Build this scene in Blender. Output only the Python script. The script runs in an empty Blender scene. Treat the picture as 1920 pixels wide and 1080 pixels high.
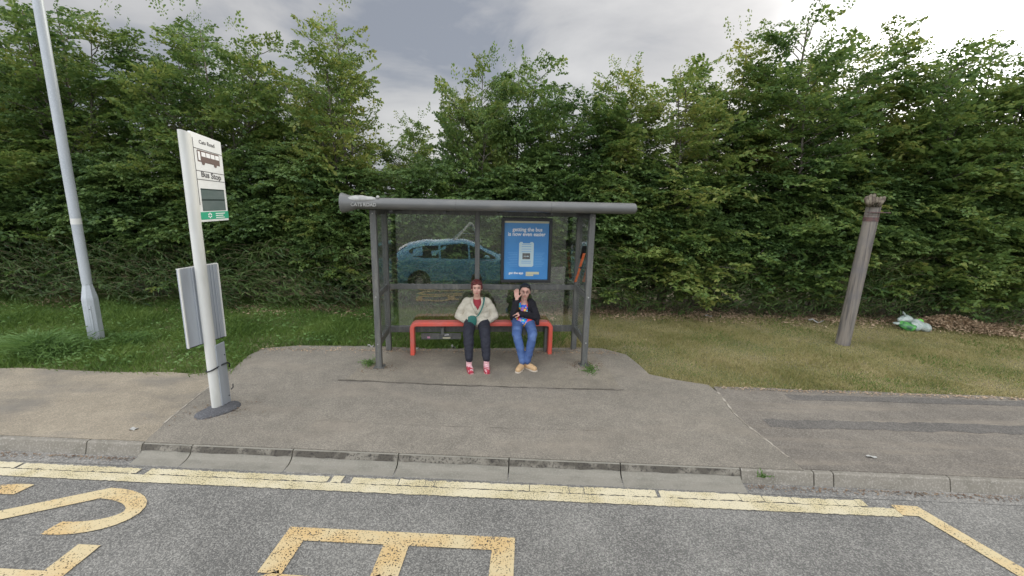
import bpy, bmesh, math, random
import numpy as np
from mathutils import Vector, Matrix
R = math.radians
sc = bpy.context.scene
COL = sc.collection
random.seed(7)
rng = np.random.default_rng(7)

# ------------------------------------------------------------------ camera
cam_d = bpy.data.cameras.new('camera'); cam = bpy.data.objects.new('camera', cam_d); COL.objects.link(cam)
sc.camera = cam
PIT, ROL, YAW, CH = .203, .0218, .0361, 2.45
c_, s_ = math.cos(YAW), math.sin(YAW)
fw = Vector((-s_*math.cos(PIT), c_*math.cos(PIT), -math.sin(PIT)))
rt = Vector((c_, s_, 0)); up = rt.cross(fw)
rr = rt*math.cos(ROL) + up*math.sin(ROL); uu = up*math.cos(ROL) - rt*math.sin(ROL)
m3 = Matrix((rr, uu, -fw)).transposed()
cam.matrix_world = Matrix.Translation((0, 0, CH)) @ m3.to_4x4()
cam_d.sensor_width = 36; cam_d.lens = 36*826/1920
cam_d.clip_start = .05; cam_d.clip_end = 3000

# ------------------------------------------------------------------ world, sun
SUN_DIR = Vector((.60, .69, .40)).normalized()
sun_el = math.asin(SUN_DIR.z); sun_az = math.atan2(SUN_DIR.x, SUN_DIR.y)
w = bpy.data.worlds.new('World'); sc.world = w; w.use_nodes = True
nt = w.node_tree; nt.nodes.clear()
def N(nt, t, **k):
    n = nt.nodes.new(t)
    for a, b in k.items():
        if a in ('operation', 'blend_type', 'sky_type', 'data_type', 'noise_dimensions', 'feature', 'distance', 'mode'): setattr(n, a, b)
    return n
out = N(nt, 'ShaderNodeOutputWorld')
sky = N(nt, 'ShaderNodeTexSky', sky_type='NISHITA'); sky.sun_disc = False
sky.sun_elevation = sun_el; sky.sun_rotation = sun_az
bg1 = N(nt, 'ShaderNodeBackground'); bg1.inputs[1].default_value = .05
nt.links.new(sky.outputs[0], bg1.inputs[0])
tc = N(nt, 'ShaderNodeTexCoord')
mp = N(nt, 'ShaderNodeMapping'); mp.inputs['Scale'].default_value = (1.3, 1.3, 3.4); mp.inputs['Location'].default_value = (.35, .1, .2)
nt.links.new(tc.outputs['Generated'], mp.inputs[0])
nz = N(nt, 'ShaderNodeTexNoise'); nz.inputs['Scale'].default_value = 2.1; nz.inputs['Detail'].default_value = 7; nz.inputs['Roughness'].default_value = .52; nz.inputs['Distortion'].default_value = .35
nt.links.new(mp.outputs[0], nz.inputs[0])
cr = N(nt, 'ShaderNodeValToRGB'); el = cr.color_ramp.elements
el[0].position = .38; el[0].color = (.235, .25, .285, 1)
el[1].position = .66; el[1].color = (.54, .53, .52, 1)
e = el.new(.52); e.color = (.43, .425, .425, 1)
# brighter towards the veiled sun
nrm = N(nt, 'ShaderNodeVectorMath', operation='NORMALIZE'); nt.links.new(tc.outputs['Generated'], nrm.inputs[0])
dp = N(nt, 'ShaderNodeVectorMath', operation='DOT_PRODUCT'); nt.links.new(nrm.outputs[0], dp.inputs[0])
GLOW = Vector((.66, .72, .25)).normalized(); dp.inputs[1].default_value = GLOW
mr = N(nt, 'ShaderNodeMapRange'); mr.inputs['From Min'].default_value = -.2; mr.inputs['From Max'].default_value = 1; nt.links.new(dp.outputs['Value'], mr.inputs[0])
ad = N(nt, 'ShaderNodeMath', operation='MULTIPLY_ADD'); ad.inputs[1].default_value = .17; nt.links.new(mr.outputs[0], ad.inputs[0])
off = N(nt, 'ShaderNodeMath', operation='SUBTRACT'); off.inputs[1].default_value = .10; nt.links.new(nz.outputs['Fac'], off.inputs[0])
nt.links.new(off.outputs[0], ad.inputs[2]); nt.links.new(ad.outputs[0], cr.inputs[0])
pw = N(nt, 'ShaderNodeMath', operation='POWER'); pw.inputs[1].default_value = 70; nt.links.new(mr.outputs[0], pw.inputs[0])
gl = N(nt, 'ShaderNodeMath', operation='MULTIPLY'); gl.inputs[1].default_value = 2.2
nt.links.new(pw.outputs[0], gl.inputs[0])
va = N(nt, 'ShaderNodeVectorMath', operation='ADD'); nt.links.new(cr.outputs[0], va.inputs[0]); nt.links.new(gl.outputs[0], va.inputs[1])
# added fill light: unseen sky behind the camera, road side, brightened
dp2 = N(nt, 'ShaderNodeVectorMath', operation='DOT_PRODUCT'); nt.links.new(nrm.outputs[0], dp2.inputs[0]); dp2.inputs[1].default_value = Vector((-.25, -.68, .70)).normalized()
mr2 = N(nt, 'ShaderNodeMapRange'); mr2.interpolation_type = 'SMOOTHSTEP'; mr2.inputs['From Min'].default_value = .05; mr2.inputs['From Max'].default_value = .9; mr2.inputs['To Min'].default_value = .46; mr2.inputs['To Max'].default_value = 2.9; nt.links.new(dp2.outputs['Value'], mr2.inputs[0])
bg2 = N(nt, 'ShaderNodeBackground'); nt.links.new(mr2.outputs[0], bg2.inputs[1])
nt.links.new(va.outputs[0], bg2.inputs[0])
mx = N(nt, 'ShaderNodeMixShader'); mx.inputs[0].default_value = .9
nt.links.new(bg1.outputs[0], mx.inputs[1]); nt.links.new(bg2.outputs[0], mx.inputs[2]); nt.links.new(mx.outputs[0], out.inputs[0])

sd = bpy.data.lights.new('sun', 'SUN'); sd.energy = 1.0; sd.angle = R(12); sd.color = (1, .95, .86)
so = bpy.data.objects.new('sun', sd); COL.objects.link(so)
so.rotation_euler = (-SUN_DIR).to_track_quat('-Z', 'Y').to_euler(); so.location = (0, 0, 30)
sc.view_settings.view_transform = 'Standard'; sc.view_settings.look = 'None'
sc.view_settings.exposure = 1.5; sc.view_settings.gamma = 1

# ------------------------------------------------------------------ helpers
def tag(o, label=None, cat=None, group=None, kind=None):
    if label: o['label'] = label
    if cat: o['category'] = cat
    if group: o['group'] = group
    if kind: o['kind'] = kind
    return o
def empty(name, loc=(0, 0, 0), rz=0):
    o = bpy.data.objects.new(name, None); COL.objects.link(o); o.location = loc; o.rotation_euler = (0, 0, rz)
    o.empty_display_size = .2
    return o
def link(name, me, mat=None, parent=None):
    o = bpy.data.objects.new(name, me); COL.objects.link(o)
    if mat is not None:
        for m in (mat if isinstance(mat, (list, tuple)) else [mat]): me.materials.append(m)
    if parent is not None: o.parent = parent
    return o
class MB:
    def __init__(s): s.v = []; s.f = []; s.mi = []; s.cur = 0
    def add(s, vs, fs):
        b = len(s.v); s.v += [tuple(v) for v in vs]; s.f += [tuple(i+b for i in f) for f in fs]; s.mi += [s.cur]*len(fs)
    def box(s, x0, x1, y0, y1, z0, z1, M=None):
        vs = [Vector(p) for p in ((x0,y0,z0),(x1,y0,z0),(x1,y1,z0),(x0,y1,z0),(x0,y0,z1),(x1,y0,z1),(x1,y1,z1),(x0,y1,z1))]
        if M is not None: vs = [M @ v for v in vs]
        s.add(vs, [(0,3,2,1),(4,5,6,7),(0,1,5,4),(1,2,6,5),(2,3,7,6),(3,0,4,7)])
    def loft(s, rings, cap=True):
        n = len(rings[0]); b = []; vs = []
        for r_ in rings: vs += list(r_)
        fs = []
        for i in range(len(rings)-1):
            for j in range(n): fs.append((i*n+j, i*n+(j+1) % n, (i+1)*n+(j+1) % n, (i+1)*n+j))
        if cap: fs.append(tuple(range(n))[::-1]); fs.append(tuple((len(rings)-1)*n+j for j in range(n)))
        s.add(vs, fs)
    def tube(s, pts, rad, n=12, cap=True, sx=1, phase=0):
        pts = [Vector(p) for p in pts]; rings = []
        if not isinstance(rad, (list, tuple)): rad = [rad]*len(pts)
        up0 = Vector((0, 0, 1))
        for i, p in enumerate(pts):
            d = (pts[min(i+1, len(pts)-1)] - pts[max(i-1, 0)]).normalized()
            a = d.cross(up0)
            if a.length < .05: a = d.cross(Vector((0, 1, 0)))
            a.normalize(); b = a.cross(d)
            rings.append([p + (a*math.cos(t)*sx + b*math.sin(t))*rad[i] for t in [phase+2*math.pi*k/n for k in range(n)]])
        s.loft(rings, cap)
    def sphere(s, c, r, nu=12, nv=8, M=None):
        if not isinstance(r, (list, tuple)): r = (r, r, r)
        vs = []; fs = []
        for i in range(nv+1):
            ph = math.pi*i/nv
            for j in range(nu):
                t = 2*math.pi*j/nu
                v = Vector((r[0]*math.sin(ph)*math.cos(t), r[1]*math.sin(ph)*math.sin(t), r[2]*math.cos(ph)))
                if M is not None: v = M @ v
                vs.append(v + Vector(c))
        for i in range(nv):
            for j in range(nu): fs.append((i*nu+j, (i+1)*nu+j, (i+1)*nu+(j+1) % nu, i*nu+(j+1) % nu))
        s.add(vs, fs)
    def poly(s, pts, z0, z1=None):
        n = len(pts)
        if z1 is None: s.add([(p[0], p[1], z0) for p in pts], [tuple(range(n))]); return
        s.add([(p[0], p[1], z0) for p in pts]+[(p[0], p[1], z1) for p in pts],
              [tuple(range(n))[::-1], tuple(range(n, 2*n))]+[(i, (i+1) % n, n+(i+1) % n, n+i) for i in range(n)])
    def build(s, name, mat, parent=None, bevel=0, smooth=False, seg=2, off=None):
        me = bpy.data.meshes.new(name)
        vs = s.v if off is None else [(v[0]-off[0], v[1]-off[1], v[2]-off[2]) for v in s.v]
        me.from_pydata(vs, [], s.f); me.update()
        bm = bmesh.new(); bm.from_mesh(me); bmesh.ops.remove_doubles(bm, verts=bm.verts, dist=1e-6) if smooth else None
        bmesh.ops.recalc_face_normals(bm, faces=bm.faces); bm.to_mesh(me); bm.free()
        o = link(name, me, mat, parent)
        if isinstance(mat, (list, tuple)) and not smooth: me.polygons.foreach_set('material_index', s.mi)
        if smooth: me.polygons.foreach_set('use_smooth', [True]*len(me.polygons))
        if smooth == 'auto':
            try: me.set_sharp_from_angle(angle=R(35))
            except Exception: pass
        if bevel:
            b = o.modifiers.new('b', 'BEVEL'); b.width = bevel; b.segments = seg; b.limit_method = 'ANGLE'; b.angle_limit = R(40)
        return o
def quadmesh(V, name, mat, parent=None, nv=4, smooth=False):
    """V: (n, nv, 3) array, one face per row"""
    n = len(V); me = bpy.data.meshes.new(name)
    me.vertices.add(n*nv); me.vertices.foreach_set('co', np.ascontiguousarray(V, dtype=np.float32).ravel())
    me.loops.add(n*nv); me.loops.foreach_set('vertex_index', np.arange(n*nv, dtype=np.int32))
    me.polygons.add(n); me.polygons.foreach_set('loop_start', np.arange(0, n*nv, nv, dtype=np.int32))
    me.update(calc_edges=True)
    return link(name, me, mat, parent)
def text(s, size, M, mat, name='lettering', parent=None, bold=0, ax='CENTER', sx=1):
    cu = bpy.data.curves.new('t', 'FONT'); cu.body = s; cu.size = size; cu.align_x = ax; cu.align_y = 'CENTER'
    cu.extrude = .0008; cu.offset = bold; cu.resolution_u = 3
    o = bpy.data.objects.new('t', cu); COL.objects.link(o)
    dg = bpy.context.evaluated_depsgraph_get(); me = bpy.data.meshes.new_from_object(o.evaluated_get(dg))
    bpy.data.objects.remove(o); me.name = name
    me.transform(M @ Matrix.Diagonal((sx, 1, 1, 1))); me.materials.clear()
    return link(name, me, mat, parent)

# ------------------------------------------------------------------ materials
def mat(name, col=(.5, .5, .5), rough=.6, metal=0, noise=None, bump=None, spec=.5, extra=None):
    """noise=(scale, colour2, lo, hi[, detail]) ; bump=(scale, strength, dist)"""
    m = bpy.data.materials.new(name); m.use_nodes = True; t = m.node_tree; b = t.nodes['Principled BSDF']
    b.inputs['Base Color'].default_value = (*col, 1); b.inputs['Roughness'].default_value = rough; b.inputs['Metallic'].default_value = metal
    b.inputs['Specular IOR Level'].default_value = spec
    tc = N(t, 'ShaderNodeTexCoord'); last = None
    for nn in (noise if isinstance(noise, list) else [noise] if noise else []):
        nz = N(t, 'ShaderNodeTexNoise'); nz.inputs['Scale'].default_value = nn[0]; nz.inputs['Detail'].default_value = nn[4] if len(nn) > 4 else 5
        src = tc.outputs['Object']
        if len(nn) > 5:
            mp = N(t, 'ShaderNodeMapping'); mp.inputs['Scale'].default_value = nn[5]; t.links.new(src, mp.inputs[0]); src = mp.outputs[0]
        t.links.new(src, nz.inputs[0])
        r_ = N(t, 'ShaderNodeMapRange'); r_.inputs['From Min'].default_value = nn[2]; r_.inputs['From Max'].default_value = nn[3]; t.links.new(nz.outputs['Fac'], r_.inputs[0])
        mx = N(t, 'ShaderNodeMix', data_type='RGBA'); t.links.new(r_.outputs[0], mx.inputs[0])
        if last is None: mx.inputs[6].default_value = (*col, 1)
        else: t.links.new(last, mx.inputs[6])
        mx.inputs[7].default_value = (*nn[1], 1); last = mx.outputs[2]
    if last is not None: t.links.new(last, b.inputs['Base Color'])
    if bump:
        nz = N(t, 'ShaderNodeTexNoise'); nz.inputs['Scale'].default_value = bump[0]; nz.inputs['Detail'].default_value = 4; t.links.new(tc.outputs['Object'], nz.inputs[0])
        bp = N(t, 'ShaderNodeBump'); bp.inputs['Strength'].default_value = bump[1]; bp.inputs['Distance'].default_value = bump[2]
        t.links.new(nz.outputs['Fac'], bp.inputs['Height']); t.links.new(bp.outputs[0], b.inputs['Normal'])
    return m
def leafmat(name, cols, trans=.35, rough=.55, objvar=.34, patch=None):
    """colour per leaf (random per island) plus a slow change over the crown"""
    m = bpy.data.materials.new(name); m.use_nodes = True; t = m.node_tree; t.nodes.clear()
    o = N(t, 'ShaderNodeOutputMaterial'); g = N(t, 'ShaderNodeNewGeometry'); oi = N(t, 'ShaderNodeObjectInfo'); tc = N(t, 'ShaderNodeTexCoord')
    nz = N(t, 'ShaderNodeTexNoise'); nz.inputs['Scale'].default_value = 1.1; nz.inputs['Detail'].default_value = 2; t.links.new(g.outputs['Position'], nz.inputs[0])
    a = N(t, 'ShaderNodeMath', operation='MULTIPLY_ADD'); a.inputs[1].default_value = .42; t.links.new(g.outputs['Random Per Island'], a.inputs[0])
    r_ = N(t, 'ShaderNodeMapRange'); r_.inputs['From Min'].default_value = .32; r_.inputs['From Max'].default_value = .68; r_.inputs['To Max'].default_value = .42; t.links.new(nz.outputs['Fac'], r_.inputs[0])
    t.links.new(r_.outputs[0], a.inputs[2])
    b = N(t, 'ShaderNodeMath', operation='MULTIPLY_ADD'); b.inputs[1].default_value = objvar; t.links.new(oi.outputs['Random'], b.inputs[0]); t.links.new(a.outputs[0], b.inputs[2])
    cr = N(t, 'ShaderNodeValToRGB'); e = cr.color_ramp.elements
    e[0].position = 0; e[0].color = (*cols[0], 1); e[1].position = 1; e[1].color = (*cols[-1], 1)
    for i, c in enumerate(cols[1:-1]): x = e.new((i+1)/(len(cols)-1)); x.color = (*c, 1)
    t.links.new(b.outputs[0], cr.inputs[0])
    p = N(t, 'ShaderNodeBsdfPrincipled'); p.inputs['Roughness'].default_value = rough; p.inputs['Specular IOR Level'].default_value = .35
    tr = N(t, 'ShaderNodeBsdfTranslucent'); mx = N(t, 'ShaderNodeMixShader'); mx.inputs[0].default_value = trans
    hs = N(t, 'ShaderNodeHueSaturation'); hs.inputs['Value'].default_value = 1.5; hs.inputs['Hue'].default_value = .485; t.links.new(cr.outputs[0], hs.inputs['Color'])
    t.links.new(cr.outputs[0], p.inputs['Base Color']); t.links.new(hs.outputs[0], tr.inputs[0])
    t.links.new(p.outputs[0], mx.inputs[1]); t.links.new(tr.outputs[0], mx.inputs[2]); t.links.new(mx.outputs[0], o.inputs[0])
    return m
def asphalt(name, c0, c1, scale=95, bs=.6, patch=None):
    m = bpy.data.materials.new(name); m.use_nodes = True; t = m.node_tree; b = t.nodes['Principled BSDF']; b.inputs['Roughness'].default_value = .85
    tc = N(t, 'ShaderNodeTexCoord'); v = N(t, 'ShaderNodeTexVoronoi'); v.inputs['Scale'].default_value = scale; t.links.new(tc.outputs['Object'], v.inputs['Vector'])
    sp = N(t, 'ShaderNodeSeparateColor'); t.links.new(v.outputs['Color'], sp.inputs[0])
    nz = N(t, 'ShaderNodeTexNoise'); nz.inputs['Scale'].default_value = .9; nz.inputs['Detail'].default_value = 7; nz.inputs['Roughness'].default_value = .6; t.links.new(tc.outputs['Object'], nz.inputs[0])
    r0 = N(t, 'ShaderNodeMapRange'); r0.inputs['From Min'].default_value = .25; r0.inputs['From Max'].default_value = .75; r0.inputs['To Min'].default_value = -.3; r0.inputs['To Max'].default_value = .3; t.links.new(nz.outputs['Fac'], r0.inputs[0])
    pw = N(t, 'ShaderNodeMath', operation='POWER'); pw.inputs[1].default_value = 1.7; t.links.new(sp.outputs[0], pw.inputs[0])
    a = N(t, 'ShaderNodeMath', operation='ADD'); t.links.new(pw.outputs[0], a.inputs[0]); t.links.new(r0.outputs[0], a.inputs[1])
    mx = N(t, 'ShaderNodeMix', data_type='RGBA'); mx.clamp_factor = True; t.links.new(a.outputs[0], mx.inputs[0]); mx.inputs[6].default_value = (*c0, 1); mx.inputs[7].default_value = (*c1, 1)
    last = mx.outputs[2]
    if patch:
        n2 = N(t, 'ShaderNodeTexNoise'); n2.inputs['Scale'].default_value = patch[0]; n2.inputs['Detail'].default_value = 6
        mp = N(t, 'ShaderNodeMapping'); mp.inputs['Scale'].default_value = patch[4]; t.links.new(tc.outputs['Object'], mp.inputs[0]); t.links.new(mp.outputs[0], n2.inputs[0])
        r2 = N(t, 'ShaderNodeMapRange'); r2.inputs['From Min'].default_value = patch[2]; r2.inputs['From Max'].default_value = patch[3]; r2.inputs['To Max'].default_value = .75; t.links.new(n2.outputs['Fac'], r2.inputs[0])
        m2 = N(t, 'ShaderNodeMix', data_type='RGBA'); t.links.new(r2.outputs[0], m2.inputs[0]); t.links.new(last, m2.inputs[6]); m2.inputs[7].default_value = (*patch[1], 1); last = m2.outputs[2]
    n3 = N(t, 'ShaderNodeTexNoise'); n3.inputs['Scale'].default_value = 4.5; n3.inputs['Detail'].default_value = 9; n3.inputs['Roughness'].default_value = .68; t.links.new(tc.outputs['Object'], n3.inputs[0])
    r3 = N(t, 'ShaderNodeMapRange'); r3.inputs['From Min'].default_value = .3; r3.inputs['From Max'].default_value = .7; r3.inputs['To Min'].default_value = .84; r3.inputs['To Max'].default_value = 1.12; t.links.new(n3.outputs['Fac'], r3.inputs[0])
    vm = N(t, 'ShaderNodeVectorMath', operation='SCALE'); t.links.new(last, vm.inputs[0]); t.links.new(r3.outputs[0], vm.inputs['Scale']); last = vm.outputs[0]
    t.links.new(last, b.inputs['Base Color'])
    bp = N(t, 'ShaderNodeBump'); bp.inputs['Strength'].default_value = bs; bp.inputs['Distance'].default_value = .006
    t.links.new(v.outputs['Distance'], bp.inputs['Height']); bp.invert = True; t.links.new(bp.outputs[0], b.inputs['Normal'])
    return m
def paint(name, c0, c1, scale=85, hole=.42, cracks=False):
    """worn thermoplastic: aggregate shows through in specks"""
    m = bpy.data.materials.new(name); m.use_nodes = True; t = m.node_tree; b = t.nodes['Principled BSDF']; o = t.nodes['Material Output']; b.inputs['Roughness'].default_value = .75
    tc = N(t, 'ShaderNodeTexCoord'); nz = N(t, 'ShaderNodeTexNoise'); nz.inputs['Scale'].default_value = scale; nz.inputs['Detail'].default_value = 1; t.links.new(tc.outputs['Object'], nz.inputs[0])
    n2 = N(t, 'ShaderNodeTexNoise'); n2.inputs['Scale'].default_value = 3.5; n2.inputs['Detail'].default_value = 4; t.links.new(tc.outputs['Object'], n2.inputs[0])
    a = N(t, 'ShaderNodeMath', operation='MULTIPLY_ADD'); a.inputs[1].default_value = .32; t.links.new(n2.outputs['Fac'], a.inputs[0]); t.links.new(nz.outputs['Fac'], a.inputs[2])
    r_ = N(t, 'ShaderNodeMapRange'); r_.inputs['From Min'].default_value = hole+.10; r_.inputs['From Max'].default_value = hole+.15; t.links.new(a.outputs[0], r_.inputs[0])
    mx = N(t, 'ShaderNodeMix', data_type='RGBA'); r3 = N(t, 'ShaderNodeMapRange'); r3.inputs['From Min'].default_value = .38; r3.inputs['From Max'].default_value = .6; t.links.new(n2.outputs['Fac'], r3.inputs[0])
    t.links.new(r3.outputs[0], mx.inputs[0]); mx.inputs[6].default_value = (*c0, 1); mx.inputs[7].default_value = (*c1, 1); t.links.new(mx.outputs[2], b.inputs['Base Color'])
    tr = N(t, 'ShaderNodeBsdfTransparent'); ms = N(t, 'ShaderNodeMixShader'); t.links.new(r_.outputs[0], ms.inputs[0]); t.links.new(tr.outputs[0], ms.inputs[1]); t.links.new(b.outputs[0], ms.inputs[2]); t.links.new(ms.outputs[0], o.inputs[0])
    return m
def glassmat(name, refl=.2, tint=(.86, .9, .86), haze=.05):
    m = bpy.data.materials.new(name); m.use_nodes = True; t = m.node_tree; t.nodes.clear(); o = N(t, 'ShaderNodeOutputMaterial')
    tr = N(t, 'ShaderNodeBsdfTransparent'); tr.inputs[0].default_value = (*tint, 1)
    g = N(t, 'ShaderNodeBsdfGlossy'); g.inputs['Roughness'].default_value = .012; g.inputs[0].default_value = (1, 1, 1, 1)
    rn = N(t, 'ShaderNodeTexNoise'); rn.inputs['Scale'].default_value = 2.2; rn.inputs['Detail'].default_value = 1; rb = N(t, 'ShaderNodeBump'); rb.inputs['Strength'].default_value = .2; rb.inputs['Distance'].default_value = .006
    rtc = N(t, 'ShaderNodeTexCoord'); t.links.new(rtc.outputs['Object'], rn.inputs[0]); t.links.new(rn.outputs['Fac'], rb.inputs['Height']); t.links.new(rb.outputs[0], g.inputs['Normal'])
    d = N(t, 'ShaderNodeBsdfDiffuse'); d.inputs[0].default_value = (.35, .35, .33, 1)
    lw = N(t, 'ShaderNodeLayerWeight'); lw.inputs[0].default_value = .35
    a = N(t, 'ShaderNodeMath', operation='MULTIPLY_ADD'); a.inputs[1].default_value = .6; a.inputs[2].default_value = refl; a.use_clamp = True; t.links.new(lw.outputs['Fresnel'], a.inputs[0])
    m1 = N(t, 'ShaderNodeMixShader'); t.links.new(a.outputs[0], m1.inputs[0]); t.links.new(tr.outputs[0], m1.inputs[1]); t.links.new(g.outputs[0], m1.inputs[2])
    tc = N(t, 'ShaderNodeTexCoord'); nz = N(t, 'ShaderNodeTexNoise'); nz.inputs['Scale'].default_value = 6; nz.inputs['Detail'].default_value = 6; t.links.new(tc.outputs['Object'], nz.inputs[0])
    r_ = N(t, 'ShaderNodeMapRange'); r_.inputs['From Min'].default_value = .4; r_.inputs['From Max'].default_value = .8; r_.inputs['To Min'].default_value = haze*.3; r_.inputs['To Max'].default_value = haze*2.2; t.links.new(nz.outputs['Fac'], r_.inputs[0])
    m2 = N(t, 'ShaderNodeMixShader'); t.links.new(r_.outputs[0], m2.inputs[0]); t.links.new(m1.outputs[0], m2.inputs[1]); t.links.new(d.outputs[0], m2.inputs[2])
    t.links.new(m2.outputs[0], o.inputs[0]); return m

M = {}
M['road'] = asphalt('road_asphalt', (.122, .117, .104), (.33, .315, .275), 115, .5)
M['channel'] = asphalt('channel_asphalt', (.15, .145, .13), (.33, .31, .27), 90, .4)
M['apron'] = asphalt('apron_asphalt', (.17, .152, .120), (.30, .265, .21), 120, .35, (1.2, (.265, .228, .175), .5, .75, (.6, 1.6, 1)))
M['pav_l'] = asphalt('sandy_pavement', (.235, .20, .145), (.385, .325, .235), 120, .3, (1.3, (.165, .15, .125), .48, .68, (.7, 1.8, 1)))
M['pav_r'] = asphalt('streaky_pavement', (.145, .127, .103), (.265, .235, .188), 110, .35, (1.7, (.27, .23, .175), .5, .72, (.25, 3.2, 1)))
M['slab'] = asphalt('shelter_slab', (.185, .162, .122), (.30, .262, .20), 130, .25, (1.6, (.15, .134, .108), .5, .7, (1, 1, 1)))
M['kerb'] = mat('kerb_concrete', (.22, .20, .16), .85, noise=[(7, (.17, .155, .12), .45, .7), (60, (.38, .35, .3), .5, .8)], bump=(90, .4, .004))
M['buskerb'] = mat('bus_kerb_concrete', (.23, .213, .17), .8, noise=[(5, (.17, .16, .125), .45, .75, 5, (1, 2.5, 2.5)), (70, (.28, .262, .22), .5, .8)], bump=(80, .25, .003))
M['kerbdark'] = mat('kerb_dark_lip', (.085, .075, .058), .9, noise=[(6, (.22, .2, .16), .48, .62), (50, (.04, .035, .03), .5, .7)], bump=(60, .5, .006))
M['jointshade'] = mat('joint_and_lip_shade', (.10, .088, .068), .95, noise=[(4, (.20, .175, .14), .42, .58)])
M['yline'] = paint('line_paint', (.56, .48, .28), (.62, .55, .37), 100, .40)
M['ytext'] = paint('text_paint', (.60, .42, .19), (.60, .49, .28), 95, .40)
M['soil'] = mat('verge_soil', (.15, .15, .06), .95, noise=[(1.4, (.24, .20, .12), .45, .65), (25, (.10, .10, .04), .45, .7)], bump=(30, .6, .02))
M['ground'] = mat('far_ground', (.028, .038, .014), .95, noise=[(.3, (.05, .05, .022), .4, .65)])
M['litterleaf'] = mat('leaf_litter', (.16, .10, .06), .9, noise=[(14, (.28, .2, .12), .45, .65), (5, (.07, .05, .035), .5, .7)], bump=(40, .7, .02))
M['bark'] = mat('bark', (.095, .08, .06), .9, noise=[(12, (.17, .16, .13), .45, .7, 5, (1, 1, .3))], bump=(30, .7, .01))
M['stem'] = mat('green_stem', (.10, .12, .045), .7, noise=[(9, (.19, .13, .08), .45, .6)])
M['leaf'] = leafmat('tree_leaf', [(.022, .050, .016), (.050, .102, .028), (.092, .160, .040), (.15, .215, .050), (.25, .27, .07)])
M['hedge'] = leafmat('hedge_leaf', [(.026, .054, .018), (.058, .112, .032), (.11, .18, .048), (.17, .245, .068), (.25, .29, .09)], objvar=0)
M['bramble'] = leafmat('bramble_leaf', [(.028, .050, .018), (.062, .115, .03), (.11, .175, .045), (.21, .24, .085)], objvar=0)
M['grass'] = leafmat('lush_grass', [(.055, .105, .020), (.10, .175, .035), (.16, .245, .055), (.25, .30, .10)], trans=.3, objvar=0)
M['drygrass'] = leafmat('dry_grass', [(.16, .18, .055), (.31, .29, .11), (.44, .38, .19), (.54, .45, .27)], trans=.3, objvar=0)
M['weed'] = leafmat('weed_leaf', [(.07, .14, .035), (.13, .23, .06), (.22, .33, .12)], objvar=0)
M['steel'] = mat('grey_painted_steel', (.10, .102, .094), .5, noise=[(5, (.17, .165, .14), .48, .72, 6, (3, 3, .5)), (40, (.06, .055, .045), .55, .75)])
M['tubegrey'] = mat('roof_tube_grey', (.115, .116, .108), .38, noise=[(3, (.155, .152, .137), .5, .72, 5, (1, 3, 3))])
M['roofin'] = mat('roof_panel', (.06, .06, .055), .6)
M['capgrey'] = mat('roof_cap_pale', (.36, .36, .33), .5, noise=[(14, (.24, .24, .22), .45, .65)])
M['red'] = mat('red_bench_paint', (.66, .10, .065), .42, noise=[(5, (.58, .13, .10), .45, .7), (28, (.50, .16, .13), .6, .75)])
M['glass'] = glassmat('shelter_glass', .085, (.95, .96, .95), haze=.012)
M['glass2'] = glassmat('scratched_side_glass', .07, (.85, .88, .86), .10)
M['black'] = mat('black_frame', (.018, .018, .017), .4)
M['galv'] = mat('galvanised_steel', (.43, .46, .475), .5, .15, noise=[(5, (.34, .37, .385), .45, .7, 5, (1, 1, .25)), (60, (.5, .53, .55), .5, .8)])
M['alu'] = mat('signpost_white_alu', (.63, .63, .585), .42, noise=[(4, (.50, .50, .44), .5, .75, 6, (2, 2, .4))])
M['alu2'] = mat('timetable_back_alu', (.40, .43, .46), .45, .2, noise=[(4, (.33, .35, .37), .45, .7, 5, (2, 2, .3))])
M['signface'] = mat('sign_face_white', (.74, .745, .72), .4, noise=[(6, (.66, .66, .62), .5, .75)])
M['ink'] = mat('sign_ink', (.07, .065, .065), .6)
M['brown'] = mat('bus_symbol_brown', (.12, .075, .06), .6)
M['screen'] = mat('display_window', (.12, .155, .145), .18, noise=[(6, (.15, .18, .17), .4, .7)])
M['screendk'] = mat('display_divider', (.03, .045, .042), .3)
M['green'] = mat('green_strip', (.03, .36, .20), .45)
M['white'] = mat('white_print', (.8, .8, .78), .5)
M['mound'] = mat('dark_asphalt_collar', (.085, .085, .088), .9, noise=[(60, (.16, .16, .16), .5, .75)], bump=(70, .8, .01))
M['wood'] = mat('weathered_pole', (.205, .178, .145), .9, noise=[(26, (.10, .09, .08), .45, .62, 6, (1, 1, .05)), (9, (.22, .20, .17), .48, .68, 6, (1, 1, .12)), (2.5, (.14, .13, .125), .5, .7)], bump=(30, .6, .01))
M['rust'] = mat('rusty_band', (.12, .065, .055), .7, noise=[(20, (.06, .045, .045), .45, .65)])
M['blue'] = mat('poster_blue', (.05, .22, .50), .3, noise=[(2.5, (.07, .27, .56), .4, .65)])
M['blue2'] = mat('poster_line_blue', (.13, .34, .60), .4)
M['phone'] = mat('poster_phone', (.47, .60, .62), .4)
M['cream'] = mat('poster_cream', (.55, .52, .34), .4)
M['pink'] = mat('poster_pink', (.55, .25, .35), .5)
M['orange'] = mat('orange_tape', (.85, .17, .05), .5, noise=[(30, (.9, .28, .12), .45, .6)])
M['tapeblk'] = mat('black_plastic', (.012, .014, .015), .4)
M['bagw'] = mat('carrier_bag_white', (.40, .44, .40), .35, noise=[(14, (.26, .32, .28), .42, .6)], bump=(25, .9, .02))
M['bagg'] = mat('carrier_bag_green', (.11, .36, .08), .35, noise=[(9, (.03, .10, .05), .45, .6)])
M['chips'] = leafmat('wood_chips', [(.24, .16, .10), (.38, .27, .17), (.50, .37, .24), (.60, .50, .37)], trans=0, objvar=0)
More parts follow.
